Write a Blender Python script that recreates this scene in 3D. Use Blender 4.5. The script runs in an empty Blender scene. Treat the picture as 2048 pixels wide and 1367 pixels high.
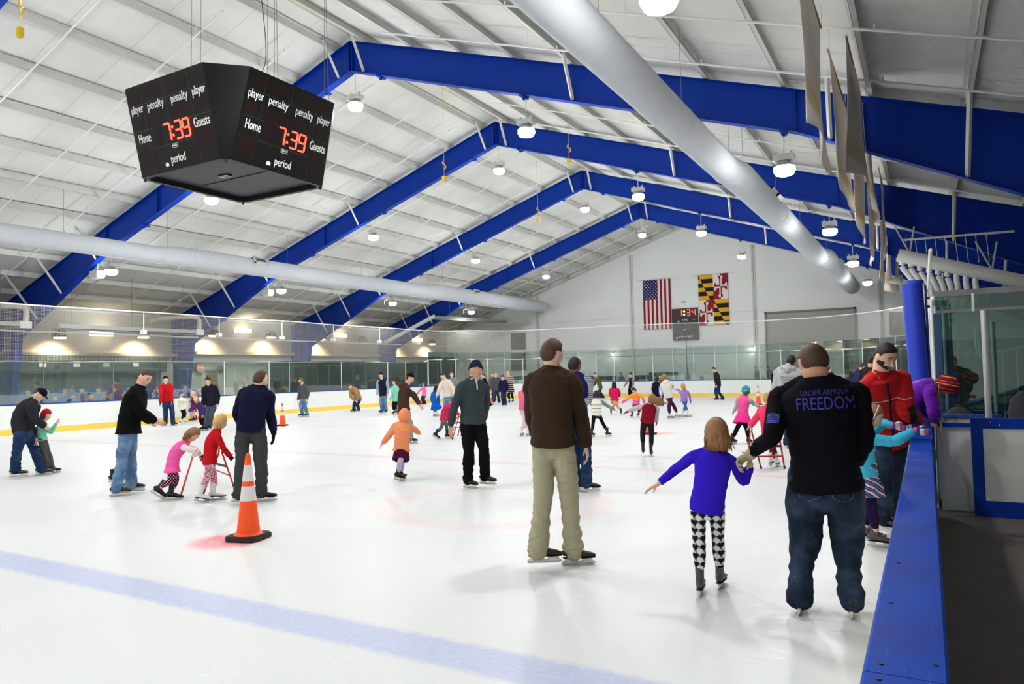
import bpy, bmesh, math, random
import numpy as np
from mathutils import Vector, Matrix, noise
from mathutils.bvhtree import BVHTree
random.seed(4); rng = np.random.RandomState(4)
SC = bpy.context.scene; COL = SC.collection
PI = math.pi
# ---------------- camera, world, exposure ----------------
FPX = 1448.28
yaw, pitch, roll = 0.519045, 0.042196, -0.021714
def _cam_axes():
    fw = np.array([-math.sin(yaw)*math.cos(pitch), math.cos(yaw)*math.cos(pitch), math.sin(pitch)])
    rt = np.array([math.cos(yaw), math.sin(yaw), 0.0]); up = np.cross(rt, fw)
    c, s = math.cos(roll), math.sin(roll)
    return c*rt+s*up, -s*rt+c*up, fw
CR, CU, CF = _cam_axes()
EYE = np.array([0.0, 0.0, 1.70])
cam_d = bpy.data.cameras.new('camera'); cam = bpy.data.objects.new('camera', cam_d); COL.objects.link(cam)
cam_d.sensor_width = 36.0; cam_d.lens = FPX/2048*36.0; cam_d.clip_end = 300; cam_d.clip_start = 0.05
M = Matrix(((CR[0], CU[0], -CF[0], EYE[0]), (CR[1], CU[1], -CF[1], EYE[1]), (CR[2], CU[2], -CF[2], EYE[2]), (0, 0, 0, 1)))
cam.matrix_world = M
SC.camera = cam
SC.view_settings.view_transform = 'Standard'; SC.view_settings.look = 'None'
SC.view_settings.gamma = 1.0; SC.view_settings.use_curve_mapping = False
SC.view_settings.exposure = 0.95
cy = SC.cycles
cy.max_bounces = 5; cy.diffuse_bounces = 3; cy.glossy_bounces = 2; cy.transmission_bounces = 4; cy.transparent_max_bounces = 14
cy.caustics_reflective = False; cy.caustics_refractive = False; cy.use_adaptive_sampling = True; cy.adaptive_threshold = 0.08; cy.adaptive_min_samples = 12
cy.use_denoising = True; cy.sample_clamp_indirect = 4.0
W = bpy.data.worlds.new('world'); SC.world = W; W.use_nodes = True
W.node_tree.nodes['Background'].inputs[0].default_value = (0.75, 0.82, 0.9, 1); W.node_tree.nodes['Background'].inputs[1].default_value = 0.15
LAMP_W = 150.0          # watts of each high bay lamp
# pixel of the 2048x1367 photograph -> ray, and points where it meets a plane of the building
def ray(u, v): return CF + CR*(u-1024)/FPX + CU*(683.5-v)/FPX
def bz(u, v, z=0.0): r = ray(u, v); return EYE + r*(z-EYE[2])/r[2]
def by(u, v, y): r = ray(u, v); return EYE + r*y/r[1]
def bx(u, v, x): r = ray(u, v); return EYE + r*x/r[0]
# ---------------- object helpers ----------------
def tag(o, label=None, cat=None, group=None, kind=None):
    if label: o['label'] = label
    if cat: o['category'] = cat
    if group: o['group'] = group
    if kind: o['kind'] = kind
    return o
def empty(name, loc=(0, 0, 0), rz=0.0):
    o = bpy.data.objects.new(name, None); COL.objects.link(o); o.location = tuple(float(c) for c in loc); o.rotation_euler = (0, 0, rz)
    o.empty_display_size = 0.2
    return o
def lin(c):
    def f(x):
        x = x/255.0
        return x/12.92 if x <= 0.04045 else ((x+0.055)/1.055)**2.4
    return (f(c[0]), f(c[1]), f(c[2]), 1.0)
_mats = {}
def mat(name, rgb, rough=0.6, metal=0.0, spec=0.4, nscale=0, namt=0.0, bump=0.0, bscale=40, emit=0, sheen=0, coat=0):
    if name in _mats: return _mats[name]
    m = bpy.data.materials.new(name); m.use_nodes = True; nt = m.node_tree; b = nt.nodes['Principled BSDF']
    c = lin(rgb)
    b.inputs['Base Color'].default_value = c; b.inputs['Roughness'].default_value = rough; b.inputs['Metallic'].default_value = metal
    b.inputs['Specular IOR Level'].default_value = spec
    if coat: b.inputs['Coat Weight'].default_value = coat
    if sheen: b.inputs['Sheen Weight'].default_value = sheen; b.inputs['Sheen Roughness'].default_value = 0.5
    if emit: b.inputs['Emission Color'].default_value = c; b.inputs['Emission Strength'].default_value = emit
    if namt or bump:
        tc = nt.nodes.new('ShaderNodeTexCoord')
    if namt:
        n = nt.nodes.new('ShaderNodeTexNoise'); n.inputs['Scale'].default_value = nscale; n.inputs['Detail'].default_value = 5
        nt.links.new(tc.outputs['Object'], n.inputs['Vector'])
        mx = nt.nodes.new('ShaderNodeMixRGB'); mx.blend_type = 'MIX'
        mx.inputs[1].default_value = (c[0]*(1-namt), c[1]*(1-namt), c[2]*(1-namt), 1)
        mx.inputs[2].default_value = (min(1, c[0]*(1+namt)), min(1, c[1]*(1+namt)), min(1, c[2]*(1+namt)), 1)
        nt.links.new(n.outputs['Fac'], mx.inputs[0]); nt.links.new(mx.outputs[0], b.inputs['Base Color'])
    if bump:
        n2 = nt.nodes.new('ShaderNodeTexNoise'); n2.inputs['Scale'].default_value = bscale; n2.inputs['Detail'].default_value = 4
        nt.links.new(tc.outputs['Object'], n2.inputs['Vector'])
        bp = nt.nodes.new('ShaderNodeBump'); bp.inputs['Strength'].default_value = bump; bp.inputs['Distance'].default_value = 0.01
        nt.links.new(n2.outputs['Fac'], bp.inputs['Height']); nt.links.new(bp.outputs[0], b.inputs['Normal'])
    _mats[name] = m
    return m
class X:
    """tiny expression wrapper over math nodes"""
    def __init__(s, nt, sock): s.nt = nt; s.k = sock
    def _m(s, op, *a):
        n = s.nt.nodes.new('ShaderNodeMath'); n.operation = op
        for i, q in enumerate((s,)+a):
            if isinstance(q, X): s.nt.links.new(q.k, n.inputs[i])
            else: n.inputs[i].default_value = float(q)
        return X(s.nt, n.outputs[0])
    def __add__(s, o): return s._m('ADD', o)
    def __sub__(s, o): return s._m('SUBTRACT', o)
    def __mul__(s, o): return s._m('MULTIPLY', o)
    def abs(s): return s._m('ABSOLUTE')
    def frac(s): return s._m('FRACT')
    def floor(s): return s._m('FLOOR')
    def lt(s, o): return s._m('LESS_THAN', o)
    def gt(s, o): return s._m('GREATER_THAN', o)
    def mx(s, o): return s._m('MAXIMUM', o)
    def mn(s, o): return s._m('MINIMUM', o)
    def pw(s, o): return s._m('POWER', o)
    def mod2(s): return s._m('FLOORED_MODULO', 2.0)
    def inv(s): return X._m(s*-1.0, 'ADD', 1.0)
    def sstep(s, a, b):
        n = s.nt.nodes.new('ShaderNodeMapRange'); n.interpolation_type = 'SMOOTHSTEP'
        s.nt.links.new(s.k, n.inputs[0]); n.inputs[1].default_value = a; n.inputs[2].default_value = b
        return X(s.nt, n.outputs[0])
def coords(nt, kind='Object'):
    tc = nt.nodes.new('ShaderNodeTexCoord'); sp = nt.nodes.new('ShaderNodeSeparateXYZ'); nt.links.new(tc.outputs[kind], sp.inputs[0])
    return X(nt, sp.outputs[0]), X(nt, sp.outputs[1]), X(nt, sp.outputs[2]), tc.outputs[kind]
def xnoise(nt, vec, scale, detail=4, stretch=None):
    n = nt.nodes.new('ShaderNodeTexNoise'); n.inputs['Scale'].default_value = scale; n.inputs['Detail'].default_value = detail
    if stretch:
        mp = nt.nodes.new('ShaderNodeMapping'); mp.inputs['Scale'].default_value = stretch[:3]
        if len(stretch) > 3: mp.inputs['Rotation'].default_value = (0, 0, stretch[3])
        nt.links.new(vec, mp.inputs[0]); vec = mp.outputs[0]
    nt.links.new(vec, n.inputs['Vector'])
    return X(nt, n.outputs['Fac'])
def mixc(nt, fac, a, b):
    mx = nt.nodes.new('ShaderNodeMixRGB')
    if isinstance(fac, X): nt.links.new(fac.k, mx.inputs[0])
    else: mx.inputs[0].default_value = fac
    for i, c in ((1, a), (2, b)):
        if isinstance(c, tuple): mx.inputs[i].default_value = c
        else: nt.links.new(c, mx.inputs[i])
    return mx.outputs[0]
def newmat(name, rough=0.6, spec=0.4):
    m = bpy.data.materials.new(name); m.use_nodes = True; b = m.node_tree.nodes['Principled BSDF']
    b.inputs['Roughness'].default_value = rough; b.inputs['Specular IOR Level'].default_value = spec
    _mats[name] = m
    return m, m.node_tree, b
class MB:
    """collects shapes, then links them as one mesh object"""
    def __init__(s): s.v = []; s.f = []; s.mi = []
    def add(s, V, F, mi=0):
        o = len(s.v); s.v.extend([tuple(float(c) for c in p) for p in V]); s.f.extend([tuple(i+o for i in f) for f in F]); s.mi.extend([mi]*len(F)); return s
    def box(s, a, b, mi=0):
        x0, x1 = sorted((a[0], b[0])); y0, y1 = sorted((a[1], b[1])); z0, z1 = sorted((a[2], b[2]))
        return s.add([(x0, y0, z0), (x1, y0, z0), (x1, y1, z0), (x0, y1, z0), (x0, y0, z1), (x1, y0, z1), (x1, y1, z1), (x0, y1, z1)],
                     [(0, 3, 2, 1), (4, 5, 6, 7), (0, 1, 5, 4), (1, 2, 6, 5), (2, 3, 7, 6), (3, 0, 4, 7)], mi)
    def prism(s, poly, axis, a, b, mi=0):
        """poly: list of 2-tuples in the plane normal to axis (0:yz 1:xz 2:xy), extruded a..b"""
        def P(q, t):
            return (t, q[0], q[1]) if axis == 0 else ((q[0], t, q[1]) if axis == 1 else (q[0], q[1], t))
        n = len(poly); V = [P(q, a) for q in poly]+[P(q, b) for q in poly]
        F = [tuple(range(n-1, -1, -1)), tuple(range(n, 2*n))]+[(i, (i+1) % n, n+(i+1) % n, n+i) for i in range(n)]
        return s.add(V, F, mi)
    def tube(s, pts, r, n=10, cap=True, side=(0, 0, 1), round_cap=False, mi=0, e=1.0):
        V, F = tube(pts, r, n, cap, side, round_cap, e); return s.add(V, F, mi)
    def obj(s, name, material, parent=None, smooth=False, autos=None):
        me = bpy.data.meshes.new(name); me.from_pydata(s.v, [], s.f)
        ms = material if isinstance(material, (list, tuple)) else [material]
        for m in ms: me.materials.append(m)
        if len(ms) > 1: me.polygons.foreach_set('material_index', s.mi)
        bm = bmesh.new(); bm.from_mesh(me); bmesh.ops.recalc_face_normals(bm, faces=bm.faces); bm.to_mesh(me); bm.free()
        if smooth: me.polygons.foreach_set('use_smooth', [True]*len(me.polygons))
        if autos:
            try: me.set_sharp_from_angle(angle=math.radians(autos))
            except Exception: pass
        me.update()
        o = bpy.data.objects.new(name, me); COL.objects.link(o)
        if parent: o.parent = parent
        return o
def nrm(a):
    a = np.array(a, float); l = np.linalg.norm(a); return a/l if l > 1e-9 else a
def tube(pts, r, n=10, cap=True, side=(0, 0, 1), round_cap=False, e=1.0):
    P = [np.array(p, float) for p in pts]; m = len(P)
    R = r if isinstance(r, (list, tuple)) else [r]*m
    R = [(q, q) if not isinstance(q, (tuple, list)) else q for q in R]
    sides = side if isinstance(side, list) else [side]*m
    T = []
    for i in range(m):
        T.append(nrm(P[min(i+1, m-1)]-P[max(i-1, 0)]))
    if round_cap:   # extra rings that close the ends like a dome
        pre, post = [], []
        for k in (0.55, 0.9):
            c = math.sqrt(1-k*k)
            pre.insert(0, (P[0]-T[0]*min(R[0])*k*(1 if round_cap is True else round_cap), (R[0][0]*c, R[0][1]*c)))
            post.append((P[-1]+T[-1]*min(R[-1])*k*(1 if round_cap is True else round_cap), (R[-1][0]*c, R[-1][1]*c)))
        P = [a[0] for a in pre]+P+[a[0] for a in post]; R = [a[1] for a in pre]+R+[a[1] for a in post]
        T = [T[0]]*2+T+[T[-1]]*2; sides = [sides[0]]*2+sides+[sides[-1]]*2; m += 4
    V = []; F = []
    a_prev = None
    for i in range(m):
        sd = np.array(sides[i], float); t = T[i]
        a = sd-(sd@t)*t
        if np.linalg.norm(a) < 0.15:
            q = a_prev if a_prev is not None else (np.array([1., 0, 0]) if abs(t[0]) < .8 else np.array([0, 1., 0]))
            a = q-(q@t)*t
        a = nrm(a); b = np.cross(t, a); a_prev = a
        for k in range(n):
            th = 2*PI*k/n; cx, sx = math.cos(th), math.sin(th)
            if e != 1.0: cx = math.copysign(abs(cx)**e, cx); sx = math.copysign(abs(sx)**e, sx)
            V.append(P[i]+a*R[i][0]*cx+b*R[i][1]*sx)
    for i in range(m-1):
        for k in range(n):
            F.append((i*n+k, i*n+(k+1) % n, (i+1)*n+(k+1) % n, (i+1)*n+k))
    if cap:
        F.append(tuple(range(n-1, -1, -1))); F.append(tuple((m-1)*n+k for k in range(n)))
    return V, F
def spline(pts, k=6):
    """Catmull-Rom through the rows of pts (any dimension)"""
    A = [np.array(p, float) for p in pts]; A = [2*A[0]-A[1]]+A+[2*A[-1]-A[-2]]; out = []
    for i in range(1, len(A)-2):
        for j in range(k):
            t = j/k
            out.append(0.5*((2*A[i])+(A[i+1]-A[i-1])*t+(2*A[i-1]-5*A[i]+4*A[i+1]-A[i+2])*t*t+(3*A[i]-A[i-1]-3*A[i+1]+A[i+2])*t**3))
    out.append(A[-2]); return out
def copy_tree(o, parent=None):
    c = o.copy(); COL.objects.link(c)
    if parent: c.parent = parent
    for ch in [q for q in bpy.data.objects if q.parent == o and q != c]: copy_tree(ch, c)
    return c
def cyl(mb, a, b, r, n=12, mi=0): return mb.tube([a, b], r, n, mi=mi)
def struct(name, mb, m, **k): o = mb.obj(name, m, **k); o['kind'] = 'structure'; return o
def text_mesh(s, size, width=None, extrude=0.004, spacing=1.0):
    """mesh data of a line of text, centred, in its own xy plane"""
    cu = bpy.data.curves.new('t', 'FONT'); cu.body = s; cu.size = size; cu.extrude = extrude; cu.align_x = 'CENTER'; cu.align_y = 'CENTER'
    cu.resolution_u = 3; cu.space_character = spacing
    o = bpy.data.objects.new('t', cu); COL.objects.link(o); bpy.context.view_layer.update()
    dg = bpy.context.evaluated_depsgraph_get(); me = bpy.data.meshes.new_from_object(o.evaluated_get(dg))
    bm = bmesh.new(); bm.from_mesh(me); bmesh.ops.triangulate(bm, faces=bm.faces); bm.to_mesh(me); bm.free()
    V = [tuple(v.co) for v in me.vertices]; F = [tuple(p.vertices) for p in me.polygons]
    bpy.data.objects.remove(o); bpy.data.curves.remove(cu); bpy.data.meshes.remove(me)
    if width and V:
        xs = [v[0] for v in V]; k = width/(max(xs)-min(xs)); V = [(v[0]*k, v[1], v[2]) for v in V]
    return V, F
def place_text(mb, s, size, width, org, xa, ya, mi=0, extrude=0.004):
    V, F = text_mesh(s, size, width, extrude); org = np.array(org, float); xa = nrm(xa); ya = nrm(ya); za = np.cross(xa, ya)
    mb.add([org+xa*v[0]+ya*v[1]+za*v[2] for v in V], F, mi)
# ---------------- materials of the building ----------------
M_white = mat('painted_steel_white', (206, 207, 202), 0.5, nscale=3, namt=0.05)
M_pipe = mat('pipe_white', (235, 236, 232), 0.45)
M_blue = mat('painted_steel_blue', (0, 52, 160), 0.5, spec=0.2, nscale=2.0, namt=0.08)
M_capblue = None
M_board = mat('board_plastic', (232, 236, 234), 0.3, nscale=1.2, namt=0.03)
M_yellow = mat('kick_yellow', (246, 208, 92), 0.35, nscale=3, namt=0.06)
M_capb = mat('cap_rail_blue', (30, 70, 150), 0.4)
M_alu = mat('aluminium', (205, 208, 208), 0.35, metal=0.6)
M_black = mat('black_plastic', (16, 16, 18), 0.45)
M_dark = mat('dark_room', (26, 28, 30), 0.8)
M_grey = mat('grey_metal', (120, 122, 124), 0.5)
M_rope = mat('rope_white', (246, 246, 240), 0.8)
M_concrete = mat('concrete_wall', (180, 172, 156), 0.85, nscale=1.5, namt=0.09, bump=0.3, bscale=25)
M_lowwall = mat('liner_wall', (196, 202, 200), 0.7, nscale=1.0, namt=0.04)
M_led = mat('lamp_glow', (255, 255, 250), 0.5, emit=30)
M_warm = mat('warm_glow', (255, 226, 170), 0.5, emit=4)
M_red = mat('led_red', (255, 58, 40), 0.5, emit=3.2)
M_redfar = mat('led_red_far', (255, 60, 60), 0.5, emit=2.0)
M_amber = mat('led_amber', (255, 190, 90), 0.5, emit=3.0)
M_letter = mat('letter_white', (238, 240, 236), 0.6)
M_sbblack = mat('scoreboard_black', (9, 9, 11), 0.45, spec=0.18)
M_sbdark = mat('scoreboard_digit_off', (28, 11, 10), 0.5, spec=.15)
M_sbgrey = mat('scoreboard_belly', (52, 55, 60), 0.5)

def m_roof():
    m, nt, b = newmat('roof_insulation', 0.75, 0.2)
    x, y, z, v = coords(nt)
    seam = ((y*(1/1.55)).frac()-0.5).abs().gt(0.492)
    n = xnoise(nt, v, 9, 5); n2 = xnoise(nt, v, 0.6, 3)
    c = mixc(nt, n2.sstep(0.3, 0.7), lin((210, 210, 206)), lin((222, 223, 219)))
    c = mixc(nt, seam*0.35, c, lin((150, 150, 146)))
    nt.links.new(c, b.inputs['Base Color'])
    bp = nt.nodes.new('ShaderNodeBump'); bp.inputs['Strength'].default_value = 0.35; bp.inputs['Distance'].default_value = 0.03
    nt.links.new(n.k, bp.inputs['Height']); nt.links.new(bp.outputs[0], b.inputs['Normal'])
    return m
M_roof = m_roof()

def m_ice():
    m, nt, b = newmat('rink_ice', 0.3, 0.5)
    x, y, z, v = coords(nt)
    fine = xnoise(nt, v, 9, 8, (1.0, 3.2, 1, 0.5)); fine2 = xnoise(nt, v, 12, 8, (3.2, 1.0, 1, -0.35)); big = xnoise(nt, v, 0.35, 3)
    wob = (fine-0.5)*0.10
    def band(c, w, soft): return (y+wob-c).abs().sstep(w+soft, w-soft)
    base = mixc(nt, big.sstep(0.3, 0.75), lin((216, 220, 222)), lin((223, 226, 227)))
    base = mixc(nt, fine.sstep(0.5, 0.8)*0.3, base, lin((240, 244, 245)))
    base = mixc(nt, fine2.sstep(0.5, 0.85)*0.22, base, lin((214, 223, 227)))
    mott = xnoise(nt, v, 22, 6).sstep(0.25, 0.7)*0.35+0.65
    c = mixc(nt, band(3.69, 0.18, 0.05)*mott*0.62, base, lin((150, 165, 226)))
    c = mixc(nt, band(11.86, 0.12, 0.05)*mott*0.40, c, lin((238, 150, 165)))
    c = mixc(nt, band(18.6, 0.10, 0.05)*mott*0.30, c, lin((170, 185, 220)))
    dx = x+4.95; dy = y-8.1; rr = (dx*dx+dy*dy).pw(0.5)
    ring = (rr+wob*1.5-1.38).abs().sstep(0.24, 0.12)
    c = mixc(nt, ring*mott*0.20, c, lin((244, 170, 180)))
    dx = x+6.45; dy = y-5.15; r2 = (dx*dx+dy*dy).pw(0.5)
    c = mixc(nt, (r2+wob*2).sstep(0.46, 0.22)*mott*0.85, c, lin((250, 110, 128)))
    dx = x+6.3; dy = y-18.7; r3 = (dx*dx+dy*dy).pw(0.5)
    c = mixc(nt, (r3+wob*2).sstep(0.6, 0.3)*0.5, c, lin((250, 140, 150)))
    nt.links.new(c, b.inputs['Base Color'])
    rn = fine.sstep(0.2, 0.8)*0.2+0.34
    nt.links.new(rn.k, b.inputs['Roughness'])
    bp = nt.nodes.new('ShaderNodeBump'); bp.inputs['Strength'].default_value = 0.12; bp.inputs['Distance'].default_value = 0.004
    h = fine*0.6+fine2*0.4
    nt.links.new(h.k, bp.inputs['Height']); nt.links.new(bp.outputs[0], b.inputs['Normal'])
    return m
M_ice = m_ice()

def m_glass(name, tint=(244, 250, 247), refl=0.11, haze=0.06, hz=(190, 206, 200)):
    m = bpy.data.materials.new(name); m.use_nodes = True; nt = m.node_tree; nt.nodes.clear()
    out = nt.nodes.new('ShaderNodeOutputMaterial'); t = nt.nodes.new('ShaderNodeBsdfTransparent'); t.inputs[0].default_value = lin(tint)
    g = nt.nodes.new('ShaderNodeBsdfGlossy'); g.inputs[0].default_value = (0.8, 0.9, 0.86, 1); g.inputs[1].default_value = 0.02
    d = nt.nodes.new('ShaderNodeBsdfDiffuse'); d.inputs[0].default_value = lin(hz)
    lw = nt.nodes.new('ShaderNodeFresnel'); lw.inputs[0].default_value = 1.5
    f = X(nt, lw.outputs[0])*1.3+refl
    m1 = nt.nodes.new('ShaderNodeMixShader'); nt.links.new(f.k, m1.inputs[0]); nt.links.new(t.outputs[0], m1.inputs[1]); nt.links.new(g.outputs[0], m1.inputs[2])
    m2 = nt.nodes.new('ShaderNodeMixShader'); m2.inputs[0].default_value = haze; nt.links.new(m1.outputs[0], m2.inputs[1]); nt.links.new(d.outputs[0], m2.inputs[2])
    nt.links.new(m2.outputs[0], out.inputs[0]); _mats[name] = m
    return m
M_glass = m_glass('rink_glass')
M_glassd = m_glass('box_glass', (150, 186, 174), 0.10, 0.06, (90, 130, 118))

def m_net():
    m = bpy.data.materials.new('net_mesh'); m.use_nodes = True; nt = m.node_tree; nt.nodes.clear()
    out = nt.nodes.new('ShaderNodeOutputMaterial'); t = nt.nodes.new('ShaderNodeBsdfTransparent'); d = nt.nodes.new('ShaderNodeBsdfDiffuse'); d.inputs[0].default_value = lin((200, 202, 198))
    x, y, z, v = coords(nt, 'UV')
    c = 1/0.048
    g = ((x*c).frac()-0.5).abs().gt(0.455).mx(((y*c).frac()-0.5).abs().gt(0.455))
    mx = nt.nodes.new('ShaderNodeMixShader'); nt.links.new(g.k, mx.inputs[0]); nt.links.new(t.outputs[0], mx.inputs[1]); nt.links.new(d.outputs[0], mx.inputs[2])
    nt.links.new(mx.outputs[0], out.inputs[0]); _mats['net_mesh'] = m
    return m
M_net = m_net()

RX, RZ, SL = -13.54, 11.0, 0.3343
XL, YE, XRW = -32.75, 46.5, 5.7     # left wall, far gable wall, right wall
def roofz(x): return RZ-SL*abs(x-RX)
FY = [15.09+7.766*(i-1) for i in range(0, 5)]
Y0 = -17.0

# ---------------- floor, ice, walls, ceiling ----------------
struct('floor', MB().box((-26.2, Y0, -0.1), (0.0, 44.1, 0)), M_ice)
M_rubber = mat('rubber_floor', (100, 94, 88), 0.8, nscale=3, namt=0.25, bump=0.4, bscale=60)
fl = MB(); fl.box((0.0, Y0, -0.12), (XRW, YE, -0.005)); fl.box((XL, Y0, -0.12), (-26.2, YE, -0.005)); fl.box((-26.2, 44.1, -0.12), (0, YE, -0.005))
struct('floor_walkway', fl, M_rubber)
for nm, sx, xe in (('ceiling_left', -1, XL), ('ceiling_right', 1, XRW)):
    mb = MB(); z0, z1 = RZ+0.22, roofz(xe)+0.22
    mb.prism([(RX, z0), (xe, z1), (xe, z1+0.06), (RX, z0+0.06)], 1, Y0, YE+0.3)
    struct(nm, mb, M_roof)
M_gable = mat('gable_panel', (236, 240, 239), 0.7, nscale=0.4, namt=0.03)
g = MB(); g.prism([(XL-0.2, -0.12), (XRW+0.2, -0.12), (XRW+0.2, roofz(XRW)+0.2), (RX, RZ+0.22), (XL-0.2, roofz(XL)+0.2)], 1, YE, YE+0.25)
struct('wall_far', g, M_gable)
g = MB(); g.prism([(XL-0.2, -0.12), (XRW+0.2, -0.12), (XRW+0.2, roofz(XRW)+0.2), (RX, RZ+0.22), (XL-0.2, roofz(XL)+0.2)], 1, Y0-0.25, Y0)
struct('wall_near', g, M_gable)
g = MB(); g.box((XL-0.2, Y0, -0.12), (XL, YE, roofz(XL)+0.2)); struct('wall_left', g, M_lowwall)
g = MB(); g.box((XRW, Y0, -0.12), (XRW+0.2, YE, roofz(XRW)+0.2)); struct('wall_right', g, M_lowwall)
# upper block wall above the spectator area, between the columns
g = MB(); g.box((XL+0.002, Y0, 2.95), (-32.42, 24.0, roofz(-32.4)+0.1)); g.box((XL+0.002, 24.0, 3.05), (-32.42, YE, roofz(-32.4)+0.1)); g.box((-32.42, Y0, 2.86), (-32.1, 23.2, 2.98)); g.box((-32.42, 24.0, 2.98), (-32.2, 45, 3.12))
struct('wall_left_upper', g, M_concrete)
# thin seams and downpipes on the gable wall
for i, (x, z0, z1) in enumerate([(-24.4, 0, 7.2), (-17.2, 0, 9.5), (-9.2, 0, 9.3), (-2.2, 0, 7.1)]):
    mb = MB(); mb.box((x-0.05, YE-0.10, z0), (x+0.05, YE-0.005, z1)); mb.box((x+0.13, YE-0.05, z0), (x+0.17, YE-0.005, z1))
    tag(mb.obj('wall_pipe', M_white), ['narrow white downpipe on the far wall beside the brown louvres', 'narrow white downpipe on the far wall left of the striped flag', 'narrow white downpipe on the far wall between checkered flag and shutter', 'narrow white downpipe on the far wall right of the shutter'][i], 'pipe', 'downpipes on the far wall')
mb = MB(); mb.box((-31.5, YE-0.03, 2.95), (-9.3, YE-0.004, 3.0)); mb.box((-31.5, YE-0.02, 5.2), (-8.5, YE-0.004, 5.22))
struct('trim_1', mb, M_white)
mb = MB()
for s in (-1, 1):
    xe = XL if s < 0 else XRW
    mb.prism([(RX, RZ+0.02), (xe, roofz(xe)+0.02), (xe, roofz(xe)-0.1), (RX, RZ-0.1)], 1, YE-0.12, YE-0.004)
struct('trim_2', mb, M_white)

# ---------------- portal frames ----------------
def depth(off): return 0.86 if off < 11.5 else 0.86+(off-11.5)*(1.75-0.86)/(17.4-11.5)
def build_frame(i):
    y = FY[i]
    names = ['nearest blue roof frame, only its ends above the picture top', 'blue roof frame behind the hanging scoreboard, second from the camera', 'blue roof frame crossing just beyond the scoreboard, third from the camera', 'blue roof frame fourth from the camera', 'farthest blue roof frame, next to the far wall']
    root = empty('roof_frame', (0, y, 0)); tag(root, names[i], 'roof frame', 'blue roof frames')
    for s in (-1, 1):
        xk = RX+s*17.4
        offs = [0, 4, 8, 11.5, 14, 17.4]
        mb = MB()   # web
        top = [(RX+s*o, RZ-SL*o) for o in offs]; bot = [(RX+s*o, RZ-SL*o-depth(o)) for o in offs]
        xo = RX+s*18.8; top2 = top+[(xo, RZ-SL*18.8)]
        poly = top2+[(xo, bot[-1][1])]+bot[::-1]
        # split to convex quads
        for k in range(len(offs)-1): mb.prism([top[k], top[k+1], bot[k+1], bot[k]], 1, -0.008, 0.008)
        mb.prism([top[-1], top2[-1], (xo, bot[-1][1]), bot[-1]], 1, -0.008, 0.008)
        for k in range(len(top2)-1):
            a, b = top2[k], top2[k+1]; mb.prism([a, b, (b[0], b[1]-0.018), (a[0], a[1]-0.018)], 1, -0.11, 0.11)
        for k in range(len(offs)-1):
            a, b = bot[k], bot[k+1]; mb.prism([a, b, (b[0], b[1]+0.018), (a[0], a[1]+0.018)], 1, -0.11, 0.11)
        mb.obj('rafter', M_blue, root)
        # column
        zb = bot[-1][1]; c = MB(); xf = RX+s*17.95
        c.prism([(xk, zb), (xo, zb), (xo, 0), (xf, 0)], 1, -0.008, 0.008)
        c.prism([(xk, zb), (xk+s*0.02, zb), (xf+s*0.02, 0), (xf, 0)], 1, -0.13, 0.13)
        c.prism([(xo, top2[-1][1]), (xo-s*0.02, top2[-1][1]), (xo-s*0.02, 0), (xo, 0)], 1, -0.13, 0.13)
        c.box((min(xf, xo)-0.03, -0.17, 0), (max(xf, xo)+0.03, 0.17, 0.03))
        c.obj('column', M_blue, root)
        st = MB()
        for o in (0.06, 8.6, 11.5, 17.4):
            st.box((RX+s*o-0.007, -0.10, RZ-SL*o-depth(o)+0.01), (RX+s*o+0.007, 0.10, RZ-SL*o-0.01))
        st.obj('stiffener', M_blue, root)
        for o in (0.45, 6.7, 12.1, 14.3, 16.0):
            b = MB(); zt = RZ-SL*o+0.08; zbm = RZ-SL*o-depth(o)+0.05
            xx = RX+s*o
            b.tube([(xx, -0.06, zbm), (xx+s*0.05, -0.75*depth(o), zt)], [0.045, 0.045], 4)
            b.obj('brace', M_white, root)
        for o in (1.0, 5.4, 9.4, 11.25, 15.2):
            b = MB(); zbm = RZ-SL*o-depth(o); xx = RX+s*o
            b.box((xx-0.05, -0.16, zbm-0.05), (xx+0.05, 0.16, zbm-0.001)); b.box((xx-0.03, -0.03, zbm-0.1), (xx+0.03, 0.03, zbm-0.04))
            b.obj('beam_clamp', M_blue, root)
for i in range(5): build_frame(i)

# ---------------- purlins ----------------
def zee(x, s):
    z = roofz(x)+0.001
    return [(x, z), (x+s*0.07, z-s*0*SL), (x+s*0.07, z+0.012), (x+0.006*s, z+0.012), (x+0.006*s, z+0.195), (x-s*0.065, z+0.195), (x-s*0.065, z+0.205), (x, z+0.205)]
kk = 0
for s in (-1, 1):
    k = 0
    while 0.55+1.53*k < (19.0):
        x = RX+s*(0.55+1.53*k); mb = MB(); z = roofz(x)
        mb.box((x-0.005, Y0, z+0.002), (x+0.005, YE-0.13, z+0.2)); mb.box((x, Y0, z+0.002), (x+s*0.075, YE-0.13, z+0.014)); mb.box((x-s*0.07, Y0, z+0.185), (x, YE-0.13, z+0.2))
        tag(mb.obj('roof_purlin', M_white), 'long white steel purlin under the %s roof slope' % ('left' if s < 0 else 'right'), 'purlin', 'purlins of the %s roof slope' % ('left' if s < 0 else 'right'))
        k += 1
mb = MB(); mb.box((RX-0.5, Y0, RZ+0.19), (RX+0.5, YE-0.13, RZ+0.21)); struct('trim_3', mb, mat('ridge_strip', (196, 190, 172), 0.8, nscale=2, namt=0.2))
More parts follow.
